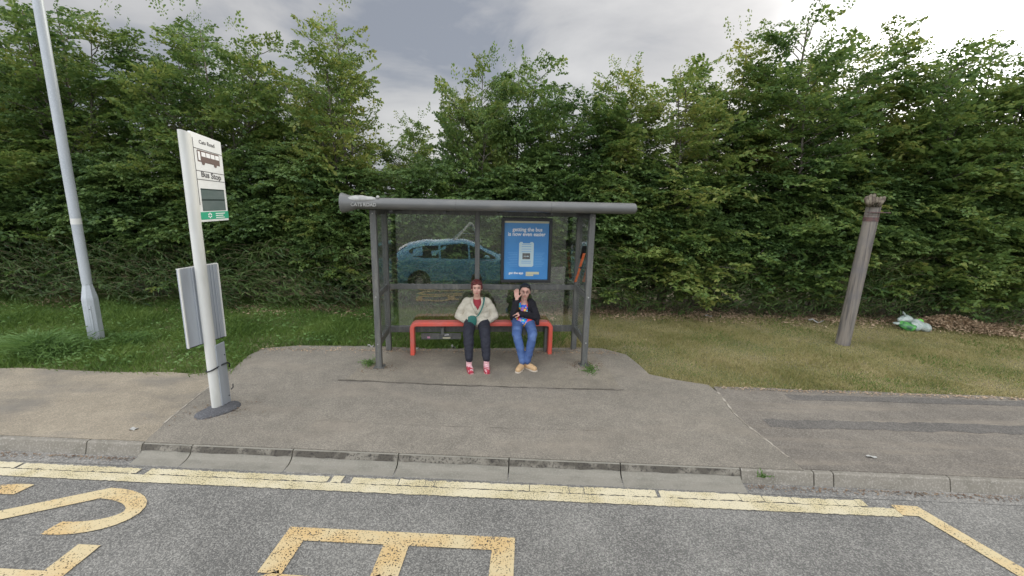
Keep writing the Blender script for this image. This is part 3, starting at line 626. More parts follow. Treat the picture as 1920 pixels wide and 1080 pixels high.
# hedge: continuous bank of leafy sprays; front face bulges towards the verge
def hedge():
    r_ = np.random.default_rng(11); root = empty('hedge', (0, 9.9, .05))
    n = 5600; x = r_.uniform(-16, 15, n); ht = 2.45+.38*np.sin(x*1.15+.6)+.28*np.sin(x*2.7+2)+.18*np.sin(x*6.1); z = .25+(ht-.25)*r_.uniform(0, 1, n)**.85
    front = 9.0+.055*(x+9)*(x < 2)+.6*(x >= 2); front = np.where(x < -10, 8.95, front)
    lump = .28*np.sin(x*1.7+np.sin(z*2)*1.5)+.2*np.sin(x*3.9+z*3.1+1)
    prof = .45*(z < 1.3)*(1.3-z)+.35*np.clip(z-1.9, 0, 2)   # undercut below, leaning back above
    y = front+lump*.6+prof+.28*(z > 1.2)+np.abs(r_.normal(0, .33, n))
    a = r_.normal(-np.pi/2, .75, n); dz = r_.uniform(-.45, .25, n); P = np.c_[x, y-9.9, z]; D = np.c_[np.cos(a), np.sin(a), dz]
    V = place(SPR, P, D, r_.uniform(.75, 1.15, n)*np.where(z < 1.3, .8, 1), r_.normal(0, .3, n), r_)
    # layered shelves of pale sprays hanging out
    m = 800; x = r_.uniform(-15, 14, m); zc = np.array([1.75, 2.15, 2.5, 2.9])[r_.integers(0, 4, m)]+.22*np.sin(x*1.15+.6)+.18*np.sin(x*2.7+2)+.12*np.sin(x*5.1)
    fr = 9.0+.055*(x+9)*(x < 2)+.6*(x >= 2)
    P = np.c_[x, fr-9.9-.15+.3*np.clip(zc-1.9, 0, 2)+r_.normal(0, .10, m)+.2*np.sin(x*1.7), zc+r_.normal(0, .05, m)]; a = r_.normal(-np.pi/2, .6, m); D = np.c_[np.cos(a), np.sin(a), r_.uniform(-.3, .1, m)]
    V2 = place(SPR, P, D, r_.uniform(.8, 1.1, m), r_.normal(0, .2, m), r_)
    MP = []; MD = []
    for i in range(96):     # rounded mounds of fresh growth
        cx = r_.uniform(-15, 14); cz = r_.choice([1.35, 1.8, 2.25, 2.7], p=[.2, .3, .3, .2])+r_.normal(0, .12); R0 = r_.uniform(.42, .90)
        fy = 9.0+(.055*(cx+9) if cx < 2 else .6)-9.9+.30*max(0, cz-1.7)+.22
        for k in range(int(70*R0/.5)):
            th = r_.uniform(0, 6.28); ph = np.arccos(r_.uniform(-.15, 1)); u_ = np.array([np.sin(ph)*np.cos(th)*1.35, np.sin(ph)*np.sin(th)*.8, np.cos(ph)*.62])
            if u_[1] > .35: continue
            MP.append(np.array([cx, fy, cz])+u_*R0*r_.uniform(.75, 1.05)); MD.append([u_[0]*.8+r_.normal(0, .3), u_[1]*.8-.35+r_.normal(0, .25), u_[2]*.25-.15+r_.normal(0, .12)])
    MP = np.array(MP); V3 = place(SPR, MP, np.array(MD), r_.uniform(.6, .95, len(MP)), r_.normal(0, .25, len(MP)), r_)
    quadmesh(np.concatenate([V, V2, V3]), 'foliage', M['hedge'], root)
    paths = []
    for i in range(170):
        x = r_.uniform(-15.5, 14.5); y = (9.45+.055*(x+9) if x < 2 else 10.25)-9.9+r_.uniform(-.1, .6)
        p = [np.array([x, y, -.1])]
        for k in range(4): p.append(p[-1]+np.array([r_.normal(0, .14), r_.normal(-.06, .08), r_.uniform(.35, .6)]))
        paths.append((p, [.022, .018, .014, .01, .006]))
    tubes_mesh('branches', paths, M['bark'], root, 5)
    tag(root, 'continuous overgrown green hedge bank along the back of the verge', 'hedge')
hedge()
# brambles and long arching shoots over the hedge foot
def brambles():
    r_ = np.random.default_rng(5); paths = []; P = []; D = []; L = []
    for i in range(1400):
        x = r_.uniform(-13, 13); yb = (9.15+.055*(x+9) if x < 2 else 9.85)-.1+r_.uniform(-.05, .35); z0 = r_.uniform(.1, 1.25); s = r_.choice([-1, 1]); ln = r_.uniform(.5, 1.3)
        hgt = r_.uniform(.1, .4); pts = []
        for k in range(7):
            t = k/6; pts.append(np.array([x+s*ln*t, yb-.35*math.sin(t*2.2)-.22, z0+hgt*math.sin(math.pi*t*.9)-.15*t]))
        paths.append((pts, [.0055, .005, .0045, .004, .0035, .003, .002])); pts = np.array(pts)
        nl = int(ln*26)
        for k in range(nl):
            t = (k+.5)/nl*6; j = int(t); q = pts[j]+(pts[j+1]-pts[j])*(t-j); d = unit(pts[j+1]-pts[j]); P.append(q); D.append(unit(d*.75+r_.normal(0, .38, 3))); L.append(r_.uniform(.08, .17))
    P, D, L = np.array(P), np.array(D), np.array(L); Nn = unit(np.array([0, -.6, 1.])+r_.normal(0, .4, P.shape)); Nn = unit(Nn-D*(Nn*D).sum(1, keepdims=True))
    a = MB()
    V = leaves_to_verts(P, D, Nn, L, L*.17)
    o = quadmesh(V, 'bramble_growth', M['bramble']); tag(o, 'tangle of long arching shoots with narrow leaves over the hedge foot', 'undergrowth', kind='stuff')
    tubes_mesh('stems', paths, M['stem'], o, 3)
brambles()
# tall weeds round the lamp post foot
def weeds(cx, cy, n, spread, h, label, seed):
    r_ = np.random.default_rng(seed); P = []; D = []; L = []; root = empty('weed_clump', (cx, cy, -.02))
    for i in range(n):
        a = r_.uniform(0, 6.28); q = np.abs(r_.normal(0, .5)); b = np.array([np.cos(a)*spread[0]*q, np.sin(a)*spread[1]*q, 0.]); hh = h*r_.uniform(.5, 1.1)*(1.15-.35*min(q, 2)); lean = r_.normal(0, .5, 2)*hh
        d0 = None
        for k in range(5):
            t = k/5; p = b+np.array([lean[0]*t*t, lean[1]*t*t, hh*t*(1.15-.4*t)]); t2 = t+.2; p2 = b+np.array([lean[0]*t2*t2, lean[1]*t2*t2, hh*t2*(1.15-.4*t2)])
            P.append(p); D.append(unit(p2-p)); L.append(np.linalg.norm(p2-p)*1.3)
    P, D, L = np.array(P), np.array(D), np.array(L); Nn = unit(r_.normal(0, 1, P.shape)); Nn = unit(Nn-D*(Nn*D).sum(1, keepdims=True))
    quadmesh(leaves_to_verts(P, D, Nn, L, np.full(len(L), .013)), 'blades', M['weed'], root)['kind'] = 'stuff'; tag(root, label, 'weeds')
weeds(-7.2, 5.95, 1000, (.72, .36), .40, 'tall clump of leafy weeds in front of the lamp post base', 3)
weeds(-6.4, 6.6, 260, (.45, .3), .22, 'smaller weed tuft right of the lamp post base', 4)
weeds(-2.28, 6.02, 90, (.12, .2), .12, 'small weed tuft at the foot of the front left shelter post', 6)
weeds(.95, 6.1, 110, (.14, .3), .10, 'small weed tuft at the foot of the front right shelter post', 7)

#@@PART2
# ------------------------------------------------------------------ bus shelter (own frame, turned a little from the kerb)
TH = .123; SO = (.14, 6.5, 0)      # origin of the shelter frame, in shelter coordinates
Rz = Matrix.Rotation(TH, 4, 'Z')
SW = Rz @ Vector(SO)
sh = empty('bus_shelter', SW, TH)
tag(sh, 'grey steel bus shelter with glass panels, tubular roof edge and blue poster', 'bus shelter')
def sb(mb, name, m, parent=sh, **k): return mb.build(name, m, parent, off=SO, **k)
XL, XR, YF, YB, TOP = -1.362, 1.644, 6.143, 6.867, 2.25
def box(x0, x1, y0, y1, z0, z1): g = MB(); g.box(x0, x1, y0, y1, z0, z1); return g
hp = .042
for x, y in ((XL, YF), (XR, YF), (XL, YB), (XR, YB)):
    sb(box(x-hp, x+hp, y-hp, y+hp, -.03, TOP), 'post', M['steel'], bevel=.010)
sb(box(.005, .08, YB-hp, YB+hp-.004, .35, TOP-.002), 'post', M['steel'], bevel=.008)
xm = .0425
for z0, z1 in ((1.01, 1.09), (.31, .41), (2.17, 2.245)):
    for a, b in ((XL+hp+.001, .004), (.081, XR-hp-.001)):
        sb(box(a, b, YB-.03, YB+.03, z0, z1), 'rail', M['steel'], bevel=.006)
    for x in (XL, XR):
        sb(box(x-.026, x+.026, YF+hp+.001, YB-hp-.001, z0, z1), 'rail', M['steel'], bevel=.006)
def pane(x0, x1, y0, y1, z0, z1, m='glass', tilt=0):
    g = MB(); g.box(x0, x1, y0, y1, z0, z1)
    if tilt: g.v = [(v[0], v[1]-tilt*(v[2]-(z0+z1)/2), v[2]) for v in g.v]
    return sb(g, 'glass_pane', M[m])
for a, b in ((XL+hp+.004, .002), (.083, XR-hp-.004)):
    pane(a, b, YB-.003, YB+.003, 1.093, 2.167, tilt=-.013); pane(a, b, YB-.003, YB+.003, .413, 1.007, tilt=.004)
for x in (XL, XR):
    pane(x-.003, x+.003, YF+hp+.004, YB-hp-.004, 1.093, 2.167, 'glass2'); pane(x-.003, x+.003, YF+hp+.004, YB-hp-.004, .413, 1.007, 'glass2')
for x in (XL, XR):
    for z in (.36, 1.05, 2.20): g = MB(); g.sphere((x+(.031 if x < 0 else -.031)*0, YF-hp-.002, z), (.011, .007, .011), 8, 6); sb(g, 'bolt', M['capgrey'], smooth=True)
    sb(box(x-.075, x+.075, YF-.075, YF+.075, .004, .018), 'base_plate', M['steel'], bevel=.003)
# roof: flat panel with gutter at the back and round tube in front
rf = sb(box(-1.60, 2.10, 5.99, 7.05, 2.255, 2.305), 'roof', M['roofin'], bevel=.01)
g = MB(); g.box(-1.60, 2.10, 7.052, 7.12, 2.24, 2.34); sb(g, 'gutter', M['steel'], bevel=.01)
for x in (-1.1, -.4, .35, 1.05, 1.6): sb(box(x-.02, x+.02, 6.0, 7.04, 2.222, 2.253), 'roof_rib', M['roofin'])
g = MB(); n = 20
prof = [(math.cos(2*math.pi*k/n), math.sin(2*math.pi*k/n)) for k in range(n)]
TY, TZ = 5.90, 2.335
g.loft([[(x, TY+c*ry, TZ+s*rz) for c, s in prof] for x, ry, rz in ((-1.50, .090, .072), (0, .090, .072), (2.12, .090, .072), (2.155, .086, .068), (2.17, .065, .05))]); sb(g, 'roof_tube', M['tubegrey'], smooth='auto')
g = MB()
g.loft([[(x, TY+c*ry, zc+s*rz) for c, s in prof] for x, ry, rz, zc in ((-1.70, .115, .125, 2.335), (-1.685, .12, .128, 2.335), (-1.62, .112, .108, 2.33), (-1.55, .104, .09, 2.333), (-1.501, .094, .076, 2.335))])
sb(g, 'roof_end_cap', M['tubegrey'], smooth='auto')
g = MB()   # pale hump lying on the tube
g.loft([[(x, TY-.01+c*ry, 2.385+s*rz) for c, s in prof] for x, ry, rz in ((-1.645, .03, .012), (-1.60, .075, .035), (-1.52, .085, .048), (-1.43, .085, .05), (-1.37, .082, .038), (-1.32, .075, .036), (-1.27, .06, .024), (-1.255, .03, .012))])
g.sphere((-1.235, TY-.03, 2.415), (.022, .03, .022), 10, 6)
sb(g, 'roof_hump', M['capgrey'], smooth=True)
for xs_ in (-.25, 1.0):
    g = MB(); g.loft([[(x, TY+c*.0915, TZ+s_*.0735) for c, s_ in prof] for x in (xs_, xs_+.012)]); sb(g, 'tube_seam', M['steel'], smooth='auto')
TM = Matrix.Translation(Vector((-1.40-SO[0], TY-.1085-SO[1], 2.318))) @ Matrix(((1, 0, 0, 0), (0, 0, -1, 0), (0, 1, 0, 0), (0, 0, 0, 1)))
text('CATS ROAD', .060, TM, M['capgrey'], parent=sh, bold=.001, sx=.95)
# poster case on the back, right bay
PX0, PX1, PZ0, PZ1 = .41, 1.20, 1.135, 2.145
g = MB(); y0, y1 = 6.775, 6.835; fwd = .045
g.box(PX0, PX1, y0, y1, PZ0, PZ0+fwd); g.box(PX0, PX1, y0, y1, PZ1-fwd, PZ1); g.box(PX0, PX0+fwd, y0, y1, PZ0+fwd+.0005, PZ1-fwd-.0005); g.box(PX1-fwd, PX1, y0, y1, PZ0+fwd+.0005, PZ1-fwd-.0005)
g.box(PX0+.01, PX1-.01, y1+.0005, y1+.02, PZ0+.01, PZ1-.01)
fr = sb(g, 'poster_case', M['black'], bevel=.006)
ps = sb(box(PX0+fwd+.003, PX1-fwd-.003, 6.808, 6.825, PZ0+fwd+.003, PZ1-fwd-.003), 'poster', M['blue'], fr)
U = Matrix(((1, 0, 0, 0), (0, 0, -1, 0), (0, 1, 0, 0), (0, 0, 0, 1)))
def pt(s, size, x, z, m='white', bold=.0012, sx=1, ax='CENTER'): text(s, size, Matrix.Translation(Vector((x-SO[0], 6.806-SO[1], z))) @ U, M[m], parent=fr, bold=bold, sx=sx, ax=ax)
cx = (PX0+PX1)/2
pt('getting the bus', .082, cx+.01, 1.965, sx=.95, bold=.002); pt('is now even easier', .082, cx, 1.893, sx=.95, bold=.002)
pt('get the app', .050, cx-.155, 1.285, sx=1.0, bold=.0015)
def flat(name, x0, x1, z0, z1, m, y=6.8065, parent=fr): return sb(box(x0, x1, y-.001, y+.0005, z0, z1), name, M[m], parent)
flat('header_strip', PX0+fwd+.004, PX1-fwd-.004, 2.065, 2.095, 'cream')
flat('store_badge', cx+.0, cx+.21, 1.265, 1.305, 'cream'); flat('store_badge', cx+.0, cx+.12, 1.238, 1.262, 'cream', 6.8062)
g = MB(); a, b, c, d, q = cx-.115, cx+.115, 1.385, 1.775, .02
g.add([(x, 6.8045, z) for x, z in ((a+q, c), (b-q, c), (b, c+q), (b, d-q), (b-q, d), (b-.05, d), (b-.062, d-.02), (a+.062, d-.02), (a+.05, d), (a+q, d), (a, d-q), (a, c+q))], [tuple(range(12))]); sb(g, 'phone_picture', M['phone'], fr)
g = MB()
for z in (1.735, 1.70, 1.66, 1.62, 1.47, 1.44): g.box(a+.04, b-.04, 6.8028, 6.8038, z, z+.008)
for sx_ in (-1, 1):
    for i in range(9):
        z = 1.60-.026*i; x0 = cx+sx_*.135; x1 = cx+sx_*(.29-.02*(i % 3)); g.box(min(x0, x1), max(x0, x1), 6.8055, 6.8065, z, z+.007)
sb(g, 'small_print', M['blue2'], fr)
flat('phone_button', cx-.06, cx+.06, 1.505, 1.60, 'steel', 6.8035)
g = MB(); g.box(cx-.04, cx+.02, 6.8015, 6.8022, 1.548, 1.556); g.add([(cx+.02, 6.8018, 1.565), (cx+.045, 6.8018, 1.552), (cx+.02, 6.8018, 1.539)], [(0, 1, 2)]); sb(g, 'arrow', M['phone'], fr)
# plate with labels low on the back wall
pl = sb(box(-.84, -.21, 6.79, 6.815, .205, .305), 'info_plate', M['steel'], bevel=.004)
sb(box(-.50, -.38, 6.787, 6.7895, .218, .242), 'label_strip', M['cream'], pl)
sb(box(-.745, -.70, 6.787, 6.7895, .225, .255), 'label_strip', M['pink'], pl)
text('219', .045, Matrix.Translation(Vector((-.44-SO[0], 6.7885-SO[1], .28))) @ U, M['white'], parent=pl, bold=.001)
# ---- bench: red bent tube with narrow seat, dark brackets
bn = empty('bench', Rz @ Vector((.125, 6.66, 0)), TH); tag(bn, 'red painted metal perch bench inside the bus shelter', 'bench'); BO = (.125, 6.66, 0)
def rbar():
    g = MB(); x0, x1, zt, r_, y0, y1 = -.955, 1.205, .505, .07, 6.60, 6.74
    P = [(x0, .0), (x0, zt-r_-.02)]
    for k in range(7): t = math.pi*(1-k/12); P.append((x0+r_+r_*math.cos(t), zt-r_+r_*math.sin(t)-.0))
    for k in range(7): t = math.pi/2*(1-k/6); P.append((x1-r_+r_*math.cos(t), zt-r_+r_*math.sin(t)))
    P.append((x1, 0)); return P
P = rbar(); n = len(P); g = MB(); w0 = .033; rings = []
for i, (x, z) in enumerate(P):
    a = Vector(P[max(i-1, 0)]); b = Vector(P[min(i+1, n-1)]); t = (b-a).normalized(); nx, nz_ = -t.y, t.x
    rings.append([(x+nx*w0, 6.60, z+nz_*w0), (x+nx*w0, 6.76, z+nz_*w0), (x-nx*w0, 6.76, z-nz_*w0), (x-nx*w0, 6.60, z-nz_*w0)])
g.loft(rings); g.build('seat', M['red'], bn, bevel=.014, seg=3, off=BO)
for x in (-.5, .15, .8, 1.15): g = MB(); g.box(x-.025, x+.025, 6.70, 6.80, 0 if x > 1 else .30, .43); g.build('bracket_and_shade_leg', M['steel'], bn, off=BO, bevel=.004)  # the floor-length one is added in place of a dark shade line
# ---- torn hazard tape hanging in the side panel
tp = empty('hazard_tape', Rz @ Vector((1.60, 6.5, 1.5)), TH); TO = (1.60, 6.5, 1.5); tag(tp, 'torn orange and black tape hanging from the right end panel of the shelter', 'tape')
def ribbon(P, wd, name, m):
    g = MB(); L = []; Q = []; n = len(P)
    for i, (x, y, z, tw) in enumerate(P):
        d = Vector((.92*math.cos(tw*.6), .3*math.cos(tw), math.sin(tw)*.25))*wd/2; L.append(Vector((x, y, z))+d); Q.append(Vector((x, y, z))-d)
    for th_ in (0, .004): g.add([(v.x-th_, v.y, v.z) for v in L+Q], [(i, i+1, n+i+1, n+i) for i in range(n-1)])
    g.build(name, M[m], tp, off=TO, smooth=True)
ribbon([(1.605, 6.32, 1.67, .1), (1.600, 6.36, 1.60, .5), (1.595, 6.40, 1.54, .2), (1.590, 6.43, 1.49, .9), (1.59, 6.47, 1.44, .2)], .045, 'orange_strip', 'orange')
ribbon([(1.59, 6.475, 1.425, .1), (1.585, 6.52, 1.36, .6), (1.585, 6.57, 1.30, .1), (1.58, 6.63, 1.23, .4), (1.58, 6.68, 1.17, .1)], .04, 'orange_strip', 'orange')
g = MB(); g.sphere((1.60, 6.47, 1.432), (.018, .025, .018), 8, 6); g.build('knot', M['tapeblk'], tp, off=TO, smooth=True)
ribbon([(1.598, 6.29, 1.78, 0), (1.594, 6.31, 1.73, .3), (1.592, 6.33, 1.68, .9), (1.59, 6.36, 1.62, .3), (1.59, 6.38, 1.58, 0)], .075, 'black_strip', 'tapeblk')

# ------------------------------------------------------------------ bus stop sign
bs = empty('bus_stop_sign', (-3.50, 4.52, 0)); tag(bs, 'tall white bus stop sign with flag and timetable case on the pavement', 'bus stop sign')
g = MB(); n = 20
def ell(x, y, z, a, b, rot): return [(x+a*math.cos(t)*math.cos(rot)-b*math.sin(t)*math.sin(rot), y+a*math.cos(t)*math.sin(rot)+b*math.sin(t)*math.cos(rot), z) for t in [2*math.pi*k/n for k in range(n)]]
ra = math.pi/2
rings = [ell(-.0, 0, z, .065, .050, ra) for z in (-.02, 1, 2, 2.98)]; top = ell(0, 0, 3.0, .065, .050, ra); top = [(x, y, 3.02-.35*(y+.0)) for x, y, z in top]
g.loft(rings+[top]); g.build('post', M['alu'], bs, smooth='auto')
# flag panel, faces +X
y0, y1 = .062, .51
def fx(name, Y0, Y1, Z0, Z1, m, x=.0165, th=.002, s=.14, par=None):
    g = MB(); f = lambda y, z: z-s*(y-y0)*max(0, (z-2.3)/.75)
    g.add([(xx, y, f(y, z)) for xx in (x-th, x) for y, z in ((Y0, Z0), (Y1, Z0), (Y1, Z1), (Y0, Z1))], [(0, 3, 2, 1), (4, 5, 6, 7), (0, 1, 5, 4), (1, 2, 6, 5), (2, 3, 7, 6), (3, 0, 4, 7)])
    return g.build(name, M[m], par or fl)
g = MB(); pts = [(y0, 2.12), (y1, 2.12), (y1, 2.985), (y0, 3.045)]
g.add([(x, y, z) for x in (-.0145, .0145) for y, z in pts], [(3, 2, 1, 0), (4, 5, 6, 7), (0, 1, 5, 4), (1, 2, 6, 5), (2, 3, 7, 6), (3, 0, 4, 7)])
fl = g.build('flag', M['signface'], bs, bevel=.004)
for z in (2.885, 2.655, 2.565): fx('rule_line', y0+.02, y1-.008, z, z+.007, 'ink')
fx('rule_line', y0+.018, y0+.024, 2.30, 2.99, 'ink')
UX = Matrix(((0, 0, 1, 0), (1, 0, 0, 0), (0, 1, 0, 0), (0, 0, 0, 1)))
def ft(s, size, y, z, m='ink', bold=.0008, sx=1, sh_=.10): 
    S = Matrix.Identity(4); S[1][0] = -sh_
    text(s, size, Matrix.Translation(Vector((.0155, y, z))) @ UX @ S, M[m], parent=fl, bold=bold, sx=sx)
ft('Cats Road', .055, .285, 2.94); ft('Bus Stop', .085, .30, 2.606, bold=.002)
# bus pictogram (seen from its side)
def fp(name, polys, m, x):
    g = MB()
    for p in polys:
        n = len(p); q = [(x, y, z-.10*(y-.28)) for y, z in p]; g.add(q+[(x-.001, a[1], a[2]) for a in q], [tuple(range(n)), tuple(range(n, 2*n))[::-1]]+[(i, n+i, n+(i+1) % n, (i+1) % n) for i in range(n)])
    return g.build(name, M[m], fl)
fp('bus_symbol', [[(.125, 2.735), (.455, 2.735), (.455, 2.845), (.445, 2.855), (.135, 2.855), (.125, 2.845)]], 'brown', .0165)
fp('symbol_window', [[(a, 2.795), (a+.058, 2.795), (a+.058, 2.84), (a, 2.84)] for a in (.185, .253, .321, .389)]+[[(.135, 2.75), (.165, 2.75), (.165, 2.84), (.135, 2.84)]], 'white', .018)
for c in (.20, .38): fp('symbol_wheel', [[(c+.022*math.cos(t), 2.73+.022*math.sin(t)) for t in [2*math.pi*k/12 for k in range(12)]]], 'brown', .0178)
fx('display_window', y0+.055, y1-.035, 2.235, 2.475, 'screen', .0165); fx('display_divider', y0+.055, y1-.035, 2.345, 2.362, 'screendk', .0175); fx('display_divider', y0+.055, y1-.035, 2.462, 2.475, 'screendk', .0176)
fx('green_strip', y0+.015, y1-.001, 2.145, 2.225, 'green', .0168)
g = MB()
for k in range(6): t = k*math.pi/3+.5; g.box(.0172, .0182, .21+.022*math.cos(t)-.008, .21+.022*math.cos(t)+.008, 2.186+.022*math.sin(t)-.008, 2.186+.022*math.sin(t)+.008)
for k, wd in enumerate((.15, .12, .14)): g.box(.0172, .0182, .30, .30+wd, 2.203-.022*k-.004, 2.203-.022*k+.005)
g.build('strip_emblem', M['white'], fl)
# timetable case behind the post
tt = Matrix.Translation(Vector((-.045, .055, 0))) @ Matrix.Rotation(R(-12), 4, 'Z')
def tb(x0, x1, y0, y1, z0, z1): g = MB(); g.box(x0, x1, y0, y1, z0, z1, tt); return g
tc_ = tb(.0, .018, -.27, .19, .80, 1.655).build('timetable_case', M['alu2'], bs, bevel=.004)
for y in (-.265, .185): tb(.0185, .034, y-.008, y+.008, .802, 1.653).build('edge_channel', M['alu'], tc_, bevel=.003)
for y in (-.12, -.085, .10, .135): tb(.0185, .028, y-.007, y+.007, .805, 1.65).build('rib', M['alu2'], tc_, bevel=.003)
for z in (.80, 1.655): tb(-.001, .019, -.272, .192, z-.004, z+.004).build('end_trim', M['black' if z < 1 else 'alu'], tc_)
for z in (1.0, 1.5): tb(.019, .045, -.04, .04, z-.02, z+.02).build('clamp', M['galv'], tc_, bevel=.003)
g = MB(); g.box(.050, .062, .0, .145, .0, .77); cp = g.build('access_cover', M['alu2'], bs, bevel=.004)
for z in (.12, .62): g = MB(); g.sphere((.063, .12, z), (.006, .008, .008), 8, 6); g.build('screw', M['black'], cp, smooth=True)
# black strap
g = MB(); P = [(.056*math.cos(t), .075*math.sin(t)-.0, .50+.02*math.sin(t+1)) for t in [2*math.pi*k/24-1.9 for k in range(25)]]
g.tube([(x*1.04, y*1.0, z) for x, y, z in P[:14]], .008, 6); g.tube([(x*1.04, y, z) for x, y, z in P[13:]], .007, 6); g.tube([(.062, .05, .52), (.085, .12, .525), (.088, .15, .50), (.08, .155, .46)], .009, 6)
g.build('strap', M['tapeblk'], bs, smooth=True)
g = MB(); g.tube([(.068, .155, .18), (.085, .17, .20), (.08, .18, .24)], .006, 6); g.build('cable_end', M['tapeblk'], bs)
rs = random.Random(2); n = 26; rings = []
for k, (q, z) in enumerate(((1, -.01), (.93, .018), (.75, .035), (.5, .045), (.25, .05))):
    rings.append([(.03+.16*q*math.cos(t)*(1+.08*math.sin(3*t)), -.01+.26*q*math.sin(t)*(1+.06*math.cos(2*t)), z+rs.uniform(-.003, .003)) for t in [2*math.pi*j/n for j in range(n)]])
rings = [[(x*math.cos(-.5)-y*math.sin(-.5), x*math.sin(-.5)+y*math.cos(-.5), z) for x, y, z in r_] for r_ in rings]
g = MB(); g.loft(rings); g.build('base_collar', M['mound'], bs, smooth=True)

# ------------------------------------------------------------------ street lamp
lp = empty('lamp_post', (-6.97, 6.57, -.03)); tag(lp, 'tall pale grey street lamp post with a wider base in the grass', 'lamp post')
g = MB(); n = 8
def oct_(r_, z, n=8): return [(r_*math.cos(2*math.pi*(k+.5)/n), r_*math.sin(2*math.pi*(k+.5)/n), z) for k in range(n)]
g.loft([oct_(.108, z) for z in (-.1, .74)]+[oct_(.105, .78), oct_(.068, .97), oct_(.066, 1.0)]); base = g.build('base', M['galv'], lp, bevel=.004)
g = MB(); g.box(.055, .125, -.02, .02, .28, .62, Matrix.Rotation(R(-60), 4, 'Z')); 
g2 = MB(); Mz = Matrix.Rotation(R(-67.5), 4, 'Z'); g2.box(.098, .103, -.035, .035, .2, .66, Mz); g2.build('door', M['galv'], base, bevel=.002)
g2 = MB(); g2.sphere(Mz @ Vector((.108, .02, .60)), .007, 8, 6); g2.build('lock', M['black'], base)
g = MB(); g.tube([(0, 0, 1.0), (0, 0, 3), (.01, 0, 5.5), (.01, 0, 8.0)], [.066, .064, .06, .05], 16); g.build('shaft', M['galv'], lp, smooth='auto')
g = MB(); g.tube([(0, 0, 1.93), (0, 0, 2.02)], [.0665, .0663], 16); g.build('number_band', M['alu'], lp, smooth='auto')
g = MB(); g.tube([(.01, 0, 8.0), (.01, -.15, 8.25), (.01, -.5, 8.4), (.01, -1.0, 8.42)], [.04, .035, .03, .03], 10); g.build('arm', M['galv'], lp, smooth=True)
g = MB(); g.sphere((.01, -1.3, 8.42), (.13, .36, .08), 14, 8); g.build('lantern', M['alu2'], lp, smooth=True)

# ------------------------------------------------------------------ old wooden pole
wp = empty('wooden_pole', (5.72, 7.84, -.05)); tag(wp, 'leaning weathered grey wooden pole stub standing in the dry grass', 'pole')
rs = random.Random(9); g = MB(); n = 16; lean = Vector((.10, .0))
def pr(z, r_, rs_=None): return [(lean.x*z/2.4+r_*math.cos(t)*(1+.03*math.sin(3*t+z)), lean.y*z+r_*math.sin(t)*(1+.03*math.cos(2*t)), z) for t in [2*math.pi*k/n for k in range(n)]]
g.loft([pr(z, r_) for z, r_ in ((-.1, .115), (.5, .112), (1.2, .110), (1.9, .108), (2.5, .106))]); g.build('shaft', M['wood'], wp, smooth='auto')
g = MB(); g.loft([pr(z, .111) for z in (2.23, 2.30)]); g.build('band', M['rust'], wp, smooth='auto')
g = MB(); g.loft([pr(z, .1105) for z in (2.33, 2.335)]); g.box(.0, .36, -.02, .02, 2.375, 2.39, Matrix.Translation((-.06, -.115, 0))); g.build('flat_bracket', M['rust'], wp)
g = MB()
for k in range(6):
    a0 = -.17+.056*k; h0 = .10-.012*abs(k-1); P = [(a0+.1-.02*k, -.11, 2.48), (a0+.06-.01*k, -.125, 2.55), (a0+.07, -.08, 2.51+h0+.02*(k % 2)), (a0+.14, .0, 2.54+h0+.02*(k % 3)), (a0+.20, .09, 2.48+h0)]
    g.tube(P, [.026, .034, .033, .026, .012], 8)
g.build('curled_cap', mat('pale_cap', (.17, .145, .10), .85, noise=[(8, (.07, .05, .035), .42, .6)]), wp, smooth=True)

# ------------------------------------------------------------------ litter
def blob(name, c, rx, ry, rz, m, seed, parent=None, amp=.25, off=(0, 0, 0)):
    r_ = random.Random(seed); g = MB(); g.sphere(c, (rx, ry, rz), 18, 12)
    ph = [r_.uniform(0, 6.28) for _ in range(6)]
    g.v = [(x+amp*rx*math.sin(9/rx*.12*y+ph[0]+z*14)*.6, y+amp*ry*math.sin(x*17+ph[1]), z+amp*rz*(math.sin(x*21+ph[2])+math.sin(y*19+ph[3]))*.8) for x, y, z in g.v]
    return g.build(name, m, parent, smooth=True, off=off)
cb = empty('carrier_bag', (7.72, 8.85, .0)); tag(cb, 'crumpled green and white plastic carrier bag dumped in the grass by the hedge', 'plastic bag'); cb.scale = (.78, .78, .78)
blob('bag_body', (.16, -.05, .13), .24, .16, .125, M['bagw'], 1, cb)
blob('green_side', (-.10, -.03, .12), .22, .15, .10, M['bagg'], 2, cb)
blob('bag_fold', (-.05, .12, .26), .20, .09, .09, M['bagw'], 3, cb)
blob('bag_fold', (-.30, .05, .16), .13, .05, .035, M['bagw'], 5, cb)
blob('green_side', (.22, .05, .22), .15, .08, .06, mat('bag_bright_green', (.18, .50, .08), .4), 4, cb)
g = MB(); g.tube([(-.08, .12, .32), (-.11, .12, .40), (-.15, .13, .46), (-.13, .14, .40)], [.025, .022, .014, .02], 7); g.build('handle', M['bagw'], cb, smooth=True)
